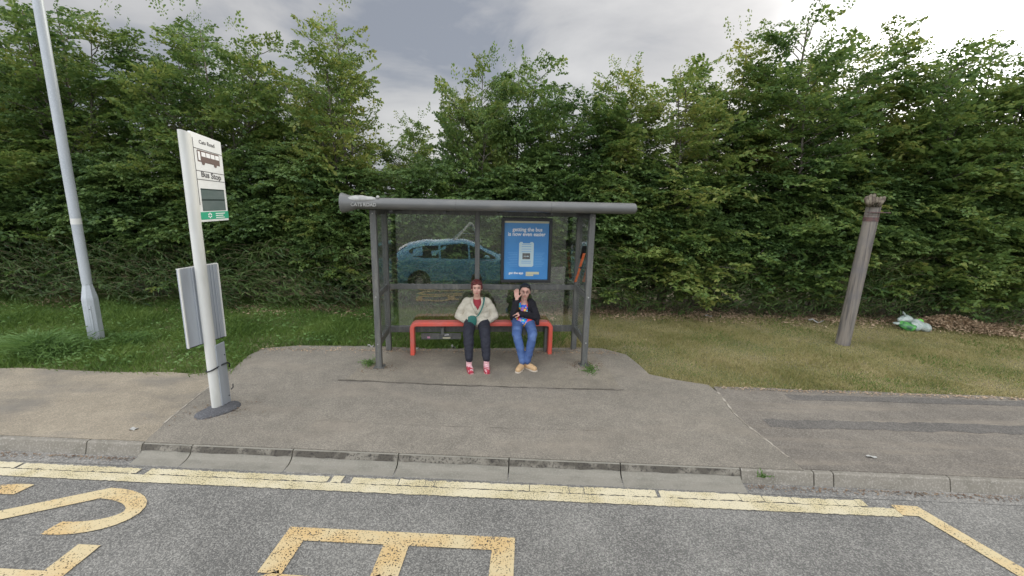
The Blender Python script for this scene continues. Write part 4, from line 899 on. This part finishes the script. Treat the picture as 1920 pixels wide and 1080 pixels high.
# heap of wood chips beside it: mound + chips
r_ = np.random.default_rng(8); n = 5200; t = r_.uniform(0, 1, n); x = 8.15+t*1.5+r_.normal(0, .14, n); y = 9.15-.3*t+r_.normal(0, .2, n)
z = .05+.20*np.exp(-((x-8.7)/.55)**2-((y-9.1)/.28)**2)+r_.uniform(0, .02, n)
D = unit(np.c_[r_.normal(0, 1, n), r_.normal(0, 1, n), r_.normal(0, .35, n)]); Nn = unit(np.c_[r_.normal(0, .4, n), r_.normal(0, .4, n), np.ones(n)]); L = r_.uniform(.03, .075, n)
tag(quadmesh(leaves_to_verts(np.c_[x, y, z], D, Nn, L, L*.45), 'wood_chips', M['chips']), 'heap of pale wood chips and dead leaves right of the carrier bag', 'wood chips', kind='stuff')
def scrap(x, y, z, sx, sy, rz, label, name='litter_scrap', m='litter', grp=None, sz=.012):
    g = MB(); n = 5; r_ = random.Random(int(x*100)); T = []
    for j in range(n):
        for i in range(n): T.append(((i/(n-1)-.5)*sx*(1+r_.uniform(-.2, .2)), (j/(n-1)-.5)*sy*(1+r_.uniform(-.2, .2)), .012+r_.uniform(0, sz)+sz*math.sin(i*1.7)))
    g.add(T, [(j*n+i, j*n+i+1, (j+1)*n+i+1, (j+1)*n+i) for j in range(n-1) for i in range(n-1)])
    g.add([(a, b, c-.004) for a, b, c in T], [(j*n+i, (j+1)*n+i, (j+1)*n+i+1, j*n+i+1) for j in range(n-1) for i in range(n-1)])
    o = g.build(name, M[m], smooth=True); o.location = (x, y, z); o.rotation_euler = (0, 0, rz); tag(o, label, 'litter', grp)
scrap(6.05, 9.15, .03, .24, .07, -.5, 'long white paper scrap in the grass left of the wooden pole', sz=.03)
scrap(-1.18, 6.86, 0, .10, .05, .6, 'crumpled white scrap on the tarmac edge under the bench, by the info plate', sz=.03)
scrap(-1.78, 6.76, 0, .06, .04, .2, 'small pale scrap just right of the left bench leg', sz=.012)
scrap(-2.54, 6.78, 0, .09, .05, .1, 'pale scrap on the tarmac corner behind the left shelter post', sz=.02)
scrap(3.9, 9.3, .03, .14, .06, 0, 'pale scrap in the grass right of the shelter', sz=.02)
scrap(3.45, 4.08, 0, .08, .03, -.1, 'flattened white scrap on the right pavement near the kerb', sz=.004)
scrap(-4.05, 4.03, -.003, .07, .045, .1, 'white blob of litter on the left kerb edge', sz=.008)
weeds(2.2, 3.70, 26, (.08, .03), .06, 'tiny yellow green weed in the gutter by the end of the bus kerb', 12)

# ------------------------------------------------------------------ blue car carrying the camera mast (seen mirrored in the shelter glass)
car = empty('parked_car', (-.42, .05, ZR)); tag(car, 'blue hatchback with a camera mast standing on the road, seen reflected in the shelter glass', 'car')
ST = [(-2.12, .38, .78, .60, .80, .52), (-2.04, .28, .90, .78, .96, .62), (-1.86, .24, .95, .86, 1.12, .60), (-1.52, .2, .96, .89, 1.32, .58), (-1.1, .2, .94, .90, 1.40, .58), (-.4, .2, .92, .90, 1.44, .58), (.1, .2, .91, .90, 1.42, .58), (.5, .2, .91, .90, 1.32, .60), (.9, .2, .91, .90, 1.13, .66), (1.25, .2, .90, .89, .96, .70), (1.6, .22, .87, .88, .91, .68), (2.0, .24, .74, .82, .78, .60), (2.2, .34, .60, .66, .62, .50)]
def sec(x, zb, zs, ws, zr, wr):
    h = [(0, zb), (ws*.9, zb), (ws, zb+.12), (ws, (zb+zs)/2), (ws, zs-.1), (ws*.97, zs), (wr+.03, zr-.05), (wr*.85, zr), (0, zr+.015)]
    return [(x, y, z) for y, z in h] + [(x, -y, z) for y, z in h[1:-1][::-1]]
g = MB(); g.loft([sec(*s_) for s_ in ST]); body = g.build('body', M['carblue'], car, smooth='auto')
def interp(x):
    for a, b in zip(ST[:-1], ST[1:]):
        if a[0] <= x <= b[0]: t = (x-a[0])/(b[0]-a[0]); return [a[i]+(b[i]-a[i])*t for i in range(6)]
def glasspt(x, f, s):   # on the slanted side between shoulder and roof
    _, zb, zs, ws, zr, wr = interp(x); y = ws*.97+(wr+.03-ws*.97)*f; z = zs+(zr-.05-zs)*f; return (x, s*(y+.006), z+.003)
for s_ in (1, -1):
    for xs in (((-1.62, .35, .5), (-1.45, .15, .80), (-1.1, .1, .9), (-.72, .08, .92)), ((-.66, .08, .92), (-.2, .08, .93), (.12, .08, .93)), ((.18, .08, .93), (.5, .08, .9), (.78, .10, .72), (.92, .12, .45))):
        g = MB(); T = [glasspt(x, b, s_) for x, a, b in xs]; B = [glasspt(x, a, s_) for x, a, b in xs]; m_ = len(xs); g.add(T+B, [(i, i+1, m_+i+1, m_+i) for i in range(m_-1)]); g.build('side_window', M['carglass'], car)
    g = MB(); g.sphere((-1.93, s_*.74, .90), (.15, .13, .085), 12, 8); g.build('tail_light', M['taill'], car, smooth=True)
    g = MB(); g.sphere((1.98, s_*.62, .70), (.16, .15, .07), 12, 8); g.build('headlight', M['headl'], car, smooth=True)
    g = MB(); g.sphere((.66, s_*.98, 1.0), (.08, .10, .065), 10, 8); g.build('wing_mirror', M['carblue'], car, smooth=True)
    for xw in (-1.28, 1.38):
        g = MB(); Q = []
        g.loft([[(xw+r_*math.cos(t), s_*y, .32+r_*math.sin(t)) for t in [2*math.pi*k/24 for k in range(24)]] for r_, y in ((.29, .70), (.32, .73), (.32, .895), (.30, .915), (.21, .918))]); wh = g.build('wheel', M['tyre'], car, smooth='auto')
        g = MB(); g.loft([[(xw+r_*math.cos(t), s_*y, .32+r_*math.sin(t)) for t in [2*math.pi*k/24 for k in range(24)]] for r_, y in ((.205, .90), (.205, .922), (.17, .912), (.05, .925))]); g.build('rim', M['rim'], wh, smooth='auto')
def tq(x0, x1, name, sgn):
    a = interp(x0); b = interp(x1); g = MB(); g.add([(x0, -a[5]*.92, a[4]+.006), (x0, a[5]*.92, a[4]+.006), (x1, b[5]*.92, b[4]+.012), (x1, -b[5]*.92, b[4]+.012)], [(0, 1, 2, 3)]); g.build(name, M['carglass'], car)
g = MB()
xs = [.62, .78, .95, 1.12]; g.add([(x, s2*interp(x)[5]*.84, interp(x)[4]+.018) for x in xs for s2 in (-1, 1)], [(2*i, 2*i+1, 2*i+3, 2*i+2) for i in range(3)]); g.build('windscreen', M['carglass'], car)
g = MB(); xs = [-1.95, -1.86, -1.6]; g.add([(x-.012, s2*interp(x)[5]*.84, interp(x)[4]+.012) for x in xs for s2 in (-1, 1)], [(2*i, 2*i+1, 2*i+3, 2*i+2) for i in range(2)]); g.build('rear_window', M['carglass'], car)
mt = empty('roof_mast', (0, 0, 0)); bpy.data.objects.remove(mt)
g = MB(); g.tube([(-.25, .3, 1.43), (.22, .04, 1.93)], .028, 8); g.tube([(-.25, -.3, 1.43), (.22, -.04, 1.93)], .028, 8); g.tube([(.58, .25, 1.38), (.36, .04, 1.93)], .028, 8); g.tube([(.58, -.25, 1.38), (.36, -.04, 1.93)], .028, 8)
g.tube([(.22, 0, 1.93), (.36, 0, 1.93)], .05, 8); g.tube([(-.10, -.2, 1.63), (.5, -.15, 1.60)], .015, 6); g.build('roof_mast', M['mast'], car, smooth='auto')

#@@PEOPLE
# ------------------------------------------------------------------ people
def cap(g, p0, r0, p1, r1, n=14):
    """tapered capsule"""
    p0, p1 = Vector(p0), Vector(p1); g.sphere(p0, r0, n, 9); g.sphere(p1, r1, n, 9)
    d = (p1-p0); 
    if d.length > 1e-4:
        d = d.normalized(); a = d.cross(Vector((0, 0, 1)) if abs(d.z) < .9 else Vector((1, 0, 0))).normalized(); b = a.cross(d)
        g.loft([[c+(a*math.cos(t)+b*math.sin(t))*q for t in [2*math.pi*k/n for k in range(n)]] for c, q in ((p0, r0), (p1, r1))])
def chain(g, pts, rad):
    for a, b, r0, r1 in zip(pts[:-1], pts[1:], rad[:-1], rad[1:]): cap(g, a, r0, b, r1)
def fuse(g, name, m, parent=None, voxel=.008, smooth=6, off=(0, 0, 0), top=None, wr=0):
    me = bpy.data.meshes.new(name); me.from_pydata([(v[0]-off[0], v[1]-off[1], v[2]-off[2]) for v in g.v], [], g.f)
    bm = bmesh.new(); bm.from_mesh(me); bmesh.ops.recalc_face_normals(bm, faces=bm.faces); bm.to_mesh(me); bm.free()
    o = bpy.data.objects.new(name, me); COL.objects.link(o)
    r_ = o.modifiers.new('r', 'REMESH'); r_.mode = 'VOXEL'; r_.voxel_size = voxel
    if smooth: s = o.modifiers.new('s', 'SMOOTH'); s.iterations = smooth; s.factor = .5
    dg = bpy.context.evaluated_depsgraph_get(); me2 = bpy.data.meshes.new_from_object(o.evaluated_get(dg)); bpy.data.objects.remove(o); me2.name = name
    me2.polygons.foreach_set('use_smooth', [True]*len(me2.polygons)); me2.materials.clear()
    if wr:
        from mathutils import noise as mn
        nn = [v.normal.copy() for v in me2.vertices]
        for v, q in zip(me2.vertices, nn):
            p = v.co; a = mn.noise(Vector((p.x*13+5, p.y*13, p.z*22)))+.6*mn.noise(Vector((p.x*30, p.y*30+3, p.z*42)))
            v.co += q*a*wr
        me2.update()
    return link(name, me2, m, parent)
def cut(o, fn):
    bm = bmesh.new(); bm.from_mesh(o.data); bmesh.ops.delete(bm, geom=[f for f in bm.faces if fn(f.calc_center_median())], context='FACES'); bm.to_mesh(o.data); bm.free()
def head(g, c, s=1.0, yaw=0, tilt=0):
    """skull, jaw, nose, ears, brow, neck attach; face looks to -Y"""
    Mh = Matrix.Translation(Vector(c)) @ Matrix.Rotation(yaw, 4, 'Z') @ Matrix.Rotation(tilt, 4, 'Y') @ Matrix.Scale(s, 4)
    h = MB(); h.sphere((0, .012, .03), (.078, .094, .092), 18, 12); h.sphere((0, -.018, -.035), (.062, .070, .078), 16, 10); h.sphere((0, -.045, -.088), (.034, .034, .028), 12, 8)
    for x in (-1, 1): h.sphere((x*.034, -.055, -.02), (.028, .026, .03), 10, 8); h.sphere((x*.078, .012, -.005), (.010, .020, .032), 10, 8)
    h.tube([(0, -.086, .018), (0, -.100, -.012), (0, -.108, -.030)], [.008, .011, .014], 8); h.sphere((0, -.094, -.034), (.019, .014, .010), 10, 6)
    h.sphere((0, -.074, .038), (.055, .020, .012), 12, 6); h.sphere((0, -.081, -.062), (.026, .012, .012), 10, 6)
    g.add([Mh @ Vector(v) for v in h.v], h.f); return Mh
def hand(g, w, d, palm, L=.165, curl=.25, spread=.1, thumb=1):
    """w wrist, d finger direction, palm normal; five separate fingers"""
    d = Vector(d).normalized(); pn = Vector(palm).normalized(); pn = (pn-d*pn.dot(d)).normalized(); s = d.cross(pn)*thumb; w = Vector(w)
    M4 = Matrix((s, d, pn)).transposed()
    c = w+d*L*.25; g.sphere(c, (1, 1, 1), 2, 2) if False else None
    h = MB(); h.sphere((0, L*.27, 0), (L*.235, L*.29, L*.085), 14, 10); h.sphere((0, L*.05, 0), (L*.16, L*.16, L*.11), 10, 8)
    g.add([w+M4 @ Vector(v) for v in h.v], h.f)
    for k, (off, ln, rad) in enumerate(((.17, .40, .050), (.06, .46, .053), (-.055, .43, .051), (-.165, .34, .046))):
        p = [w+M4 @ Vector((off*L, L*.46, 0))]; a = 0; dirx = off*spread*8
        for j, q in enumerate((.45, .32, .25)):
            a += curl*(1+.3*k*.4); v = Vector((math.sin(dirx*.5)*math.cos(a), math.cos(a), math.sin(a))); p.append(p[-1]+M4 @ v*ln*L*q)
        chain(g, p, [rad*L*1.05, rad*L, rad*L*.92, rad*L*.8])
    p = [w+M4 @ Vector((.14*L, L*.12, .02*L))]
    for v, q in (((.75, .62, .25), .24), ((.55, .8, .25), .2), ((.35, .9, .2), .16)): p.append(p[-1]+M4 @ Vector(v)*L*q)
    chain(g, p, [.075*L, .062*L, .056*L, .048*L])
def face_mats(o, Mh, eye=.0095):
    me = o.data; Mi = Mh.inverted()
    for m in ('skin', 'eye', 'lip'): me.materials.append(M[m])
    for p in me.polygons:
        v = Mi @ p.center
        if v.y > -.05: continue
        if any((abs(v.x-x)/.013)**2+((v.z-.010)/.006)**2 < 1 for x in (-.031, .031)) or any((abs(v.x-x)/.018)**2+((v.z-.037)/.0045)**2 < 1 for x in (-.033, .033)): p.material_index = 1
        elif (v.x/.024)**2+((v.z+.061)/.0075)**2 < 1: p.material_index = 2
def SP(o, label, base):
    o.location = Rz @ Vector(base); o.rotation_euler = (0, 0, TH); tag(o, label, 'person', 'people waiting in the bus shelter')

# --- woman in the cream jacket
A = (.04, 6.6, 0)
g = MB()
cap(g, (-.055, 6.62, .61), .125, (.135, 6.62, .61), .125); cap(g, (.04, 6.63, .62), .15, (.04, 6.62, .80), .135); cap(g, (-.10, 6.61, .86), .058, (.18, 6.61, .86), .058)
cap(g, (.04, 6.60, .84), .06, (.04, 6.58, .98), .05)
HA = (.035, 6.555, 1.085); MhA = head(g, HA, .98)
LA = {}
for s, hx, kx, ax_, tx in ((-1, -.055, -.085, -.072, -.045), (1, .135, .155, .178, .185)):
    chain(g, [(hx, 6.60, .585), (kx, 6.20, .505)], [.092, .064]); chain(g, [(kx, 6.20, .505), (kx*.6+ax_*.4, 6.11, .34), (ax_, 6.02, .10)], [.062, .056, .036])
    chain(g, [(ax_, 6.03, .055), (tx, 5.89, .035)], [.036, .028])
for s, sx_, ex, wx in ((-1, -.12, -.25, -.105), (1, .20, .32, .205)):
    chain(g, [(sx_, 6.61, .85), (ex, 6.60, .64)], [.052, .042]); chain(g, [(ex, 6.60, .64), (wx, 6.47, .575)], [.040, .027])
    hand(g, (wx, 6.47, .575), (-s*.6, -.45, -.35), (0, -.6, -1), .15, .35, .1, thumb=s)
pA = fuse(g, 'person', None, None, .006, 3, A); 
face_mats(pA, Matrix.Translation(-Vector(A)) @ MhA)
SP(pA, 'seated woman with short red hair in cream jacket, black trousers and red shoes', A)
# hair
g = MB(); Mh = MhA; h = MB()
h.sphere((0, .034, .052), (.091, .100, .094), 18, 12); h.sphere((-.064, .045, .01), (.030, .052, .055), 12, 8); h.sphere((.064, .045, .01), (.030, .052, .055), 12, 8); h.sphere((0, .07, -.01), (.078, .06, .085), 14, 10)
h.sphere((-.03, -.045, .092), (.052, .040, .028), 12, 8); h.sphere((.035, -.043, .094), (.046, .038, .026), 12, 8); h.sphere((-.072, .0, .03), (.022, .05, .045), 10, 8); h.sphere((.072, .0, .03), (.022, .05, .045), 10, 8)
g.add([Mh @ Vector(v) for v in h.v], h.f); fuse(g, 'hair', M['redhair'], pA, .007, 3, A)
# red top
g = MB(); cap(g, (.04, 6.625, .66), .158, (.04, 6.615, .80), .143); cap(g, (-.08, 6.61, .845), .066, (.16, 6.61, .845), .066); o = fuse(g, 'red_top', M['redtop'], pA, .01, 4, A)
# trousers
g = MB(); cap(g, (-.055, 6.62, .61), .138, (.135, 6.62, .61), .138); cap(g, (.04, 6.63, .62), .16, (.04, 6.62, .70), .16)
for hx, kx, ax_ in ((-.055, -.085, -.072), (.135, .155, .178)):
    chain(g, [(hx, 6.60, .588), (kx, 6.20, .505)], [.104, .082]); chain(g, [(kx, 6.20, .503), (kx*.6+ax_*.4, 6.11, .36), (ax_, 6.025, .165)], [.082, .074, .056])
fuse(g, 'trousers', M['trouser'], pA, .008, 5, A, wr=0.007)
# jacket with open neck and collar
g = MB(); cap(g, (-.02, 6.60, .63), .165, (.10, 6.60, .63), .165); cap(g, (.0, 6.615, .74), .162, (.08, 6.615, .74), .162); cap(g, (-.11, 6.605, .862), .075, (.19, 6.605, .862), .075); cap(g, (-.04, 6.46, .60), .088, (.12, 6.46, .60), .088)
for s, sx_, ex, wx in ((-1, -.12, -.25, -.10), (1, .20, .32, .20)):
    chain(g, [(sx_, 6.605, .85), ((sx_+ex)/2-s*-.012, 6.605, .755), (ex, 6.60, .645)], [.070, .062, .057]); chain(g, [(ex, 6.60, .645), (wx, 6.47, .585)], [.056, .046])
jk = fuse(g, 'jacket', M['jacket'], pA, .008, 5, A, wr=0.007)
cut(jk, lambda c: c.y < -.02 and c.z > .775 and abs(c.x-.012) < (c.z-.775)*.55+.004)
cut(jk, lambda c: c.z > .90 and abs(c.x) < .062)
g = MB()
for s in (-1, 1): g.tube([(.052+s*.012, 6.447, .705), (.052+s*.05, 6.452, .80), (.045+s*.082, 6.50, .885), (.04+s*.075, 6.58, .925), (.04, 6.65, .94)], [.010, .018, .022, .022, .02], 8)
g.tube([(.052, 6.440, .705), (.05, 6.432, .60), (.05, 6.418, .54)], [.006, .006, .006], 6)
g.build('collar', M['jacket'], jk, smooth=True, off=A)
# bag and strap
g = MB()
g.loft([[(-.03+c*rx, 6.385+s_*.02+c2, .655-dz) for c, s_, c2 in [(math.cos(t), math.sin(t), 0) for t in [2*math.pi*k/12 for k in range(12)]]] for rx, dz in ((.03, -.045), (.062, -.03), (.068, .03), (.062, .09), (.03, .11))])
hb = g.build('handbag', M['bag'], None, smooth='auto', off=(-.03, 6.385, .6)); hb.location = Rz @ Vector((-.03, 6.345, .615)); hb.rotation_euler = (0, 0, TH); tag(hb, 'small dark green crossbody bag on the lap of the woman in the cream jacket', 'handbag')
g = MB(); P = [(.0, 6.39, .66), (.06, 6.425, .70), (.095, 6.435, .76), (.125, 6.455, .83), (.145, 6.52, .90), (.15, 6.60, .935), (.13, 6.69, .88)]
P = [Vector(p) for p in P]; n = len(P); L = [p+Vector((-.010, 0, .002)) for p in P]; Q = [p+Vector((.010, 0, -.002)) for p in P]
g.add([tuple(v) for v in L+Q]+[tuple(v+Vector((0, -.005, 0))) for v in L+Q], [(i, i+1, n+i+1, n+i) for i in range(n-1)]+[(2*n+i, 3*n+i, 3*n+i+1, 2*n+i+1) for i in range(n-1)]+[(i, 2*n+i, 2*n+i+1, i+1) for i in range(n-1)]+[(n+i, n+i+1, 3*n+i+1, 3*n+i) for i in range(n-1)])
g.v = [(x+.03, y-.375-6.0-.015, z-.6) for x, y, z in g.v]; g.build('strap', M['bag'], hb)
# socks, shoes
for ax_, tx in ((-.072, -.045), (.178, .185)):
    g = MB(); chain(g, [(ax_, 6.025, .15), (ax_, 6.03, .06)], [.041, .043]); chain(g, [(ax_, 6.03, .055), (tx, 5.93, .045)], [.041, .036]); fuse(g, 'sock', M['sock'], pA, .006, 2, A)
    g = MB(); chain(g, [(ax_, 6.045, .038), ((ax_+tx)/2, 5.96, .036), (tx, 5.865, .032)], [.043, .046, .038]); so_ = fuse(g, 'shoe', M['redshoe'], pA, .006, 2, A)
    # open vamp: cut away a window where the sock shows
    cut(so_, lambda c, a=(ax_+tx)/2-A[0]: c.z > .066 and -.66 < c.y < -.60 and abs(c.x-a) < .03)
    g = MB(); d = (tx-ax_)/.18
    g.loft([[(ax_+(6.045-y)*d+c*w_, y, z) for c, z in ((-1, 0.003), (1, .003), (1, .016), (-1, .016))] for y, w_ in ((6.085, .025), (6.06, .038), (5.98, .040), (5.90, .044), (5.85, .038), (5.825, .02))]); g.build('sole', M['redshoe'], so_, off=A)

# --- woman with the floral top, waving
B = (.76, 6.6, 0)
g = MB()
cap(g, (.675, 6.62, .60), .105, (.845, 6.62, .60), .105); cap(g, (.76, 6.62, .62), .122, (.755, 6.61, .78), .112); cap(g, (.635, 6.60, .845), .05, (.88, 6.60, .845), .05)
cap(g, (.76, 6.59, .83), .05, (.768, 6.565, .96), .045)
HB = (.772, 6.535, 1.038); MhB = head(g, HB, .93, yaw=-.1, tilt=.04)
for pts in ([(.68, 6.60, .585), (.625, 6.19, .470), (.665, 6.09, .30), (.70, 6.02, .10)], [(.84, 6.60, .585), (.86, 6.19, .470), (.815, 6.08, .30), (.775, 6.02, .10)]):
    chain(g, pts[:2], [.080, .058]); chain(g, pts[1:], [.056, .050, .034])
chain(g, [(.70, 6.03, .055), (.625, 5.89, .035)], [.034, .027]); chain(g, [(.775, 6.03, .055), (.865, 5.93, .035)], [.034, .027])
chain(g, [(.645, 6.60, .845), (.60, 6.42, .715), (.635, 6.40, .965)], [.046, .040, .026])
hand(g, (.635, 6.40, .965), (-.10, .02, 1), (0, -1, .1), .165, .10, .12, thumb=1)
chain(g, [(.875, 6.60, .845), (.955, 6.50, .655), (.70, 6.385, .735)], [.046, .040, .026])
hand(g, (.70, 6.385, .735), (-1, .05, .05), (0, .3, -1), .15, .3, .08, thumb=1)
pB = fuse(g, 'person', None, None, .005, 2, B); face_mats(pB, Matrix.Translation(-Vector(B)) @ MhB)
SP(pB, 'waving seated woman in black cardigan, floral top and blue jeans', B)
h = MB(); h.sphere((0, .040, .052), (.090, .098, .092), 18, 12); h.sphere((-.064, .055, .0), (.032, .055, .06), 12, 8); h.sphere((.064, .055, .0), (.032, .055, .06), 12, 8); h.sphere((0, .07, -.01), (.076, .055, .075), 14, 10)
h.sphere((-.02, -.04, .105), (.055, .036, .022), 12, 8); h.sphere((.04, -.035, .098), (.042, .034, .024), 12, 8)
g = MB(); g.add([MhB @ Vector(v) for v in h.v], h.f); fuse(g, 'hair', M['blackhair'], pB, .007, 3, B)
# spectacles
g = MB()
for x in (-.031, .031): g.tube([MhB @ Vector((x+.02*math.cos(t), -.100+abs(x+.02*math.cos(t))*.22, .010+.015*math.sin(t))) for t in [2*math.pi*k/12 for k in range(13)]], .0022, 5)
g.build('spectacles', M['wglass'], pB, off=B)
# floral top
g = MB(); cap(g, (.70, 6.615, .62), .132, (.82, 6.615, .62), .132); cap(g, (.757, 6.61, .66), .142, (.757, 6.605, .79), .126); cap(g, (.66, 6.60, .835), .056, (.855, 6.60, .835), .056); cap(g, (.69, 6.47, .585), .075, (.83, 6.47, .585), .075)
ft_ = fuse(g, 'floral_top', M['floral'], pB, .008, 4, B, wr=0.008); cut(ft_, lambda c: c.z > .845 and abs(c.x) < .05 and c.y < .02)
# cardigan: open front
g = MB(); cap(g, (.69, 6.625, .63), .142, (.83, 6.625, .63), .142); cap(g, (.74, 6.618, .70), .152, (.775, 6.618, .78), .136); cap(g, (.645, 6.60, .850), .066, (.875, 6.60, .850), .066)
cd = fuse(g, 'cardigan', M['cardigan'], pB, .008, 4, B, wr=0.01)
cut(cd, lambda c: c.y < -.03 and abs(c.x-.0) < (.17 if c.z < .70 else .055 if c.z > .74 else -1))
g = MB(); chain(g, [(.640, 6.60, .850), (.597, 6.42, .715), (.633, 6.40, .925)], [.064, .056, .040]); sl1 = fuse(g, 'sleeve', M['cardigan'], pB, .008, 3, B, wr=0.009)
g = MB(); chain(g, [(.878, 6.60, .850), (.958, 6.50, .65), (.70, 6.385, .735)], [.064, .058, .045]); chain(g, [(.958, 6.50, .65), (.965, 6.46, .56)], [.05, .03]); fuse(g, 'sleeve', M['cardigan'], pB, .008, 3, B, wr=0.009)
# jeans
g = MB(); cap(g, (.675, 6.62, .60), .116, (.845, 6.62, .60), .116)
for pts in ([(.68, 6.60, .588), (.625, 6.19, .472), (.665, 6.09, .30), (.70, 6.02, .115)], [(.84, 6.60, .588), (.86, 6.19, .472), (.815, 6.08, .30), (.775, 6.02, .115)]):
    chain(g, pts[:2], [.095, .072]); chain(g, pts[1:], [.070, .062, .046])
fuse(g, 'jeans', M['jeans'], pB, .008, 4, B, wr=0.006)
for ax_, tx, ty in ((.70, .625, 5.885), (.775, .865, 5.925)):
    g = MB(); chain(g, [(ax_, 6.04, .075), (ax_, 6.045, .045)], [.042, .044]); chain(g, [(ax_, 6.045, .045), ((ax_+tx)/2, (6.045+ty)/2, .045), (tx, ty, .040)], [.046, .047, .040]); s_o = fuse(g, 'shoe', M['tanshoe'], pB, .006, 2, B)
    g = MB(); v0 = Vector((ax_, 6.045)); v1 = Vector((tx, ty)); d = (v1-v0).normalized(); nn = Vector((-d.y, d.x))
    g.loft([[((v0+d*q+nn*c*w_).x, (v0+d*q+nn*c*w_).y, z) for c, z in ((-1, .002), (1, .002), (1, .024), (-1, .024))] for q, w_ in ((-.05, .022), (-.03, .040), (.05, .042), (.12, .048), ((v1-v0).length+.02, .042), ((v1-v0).length+.045, .02))]); g.build('sole', M['sole'], s_o, off=B)
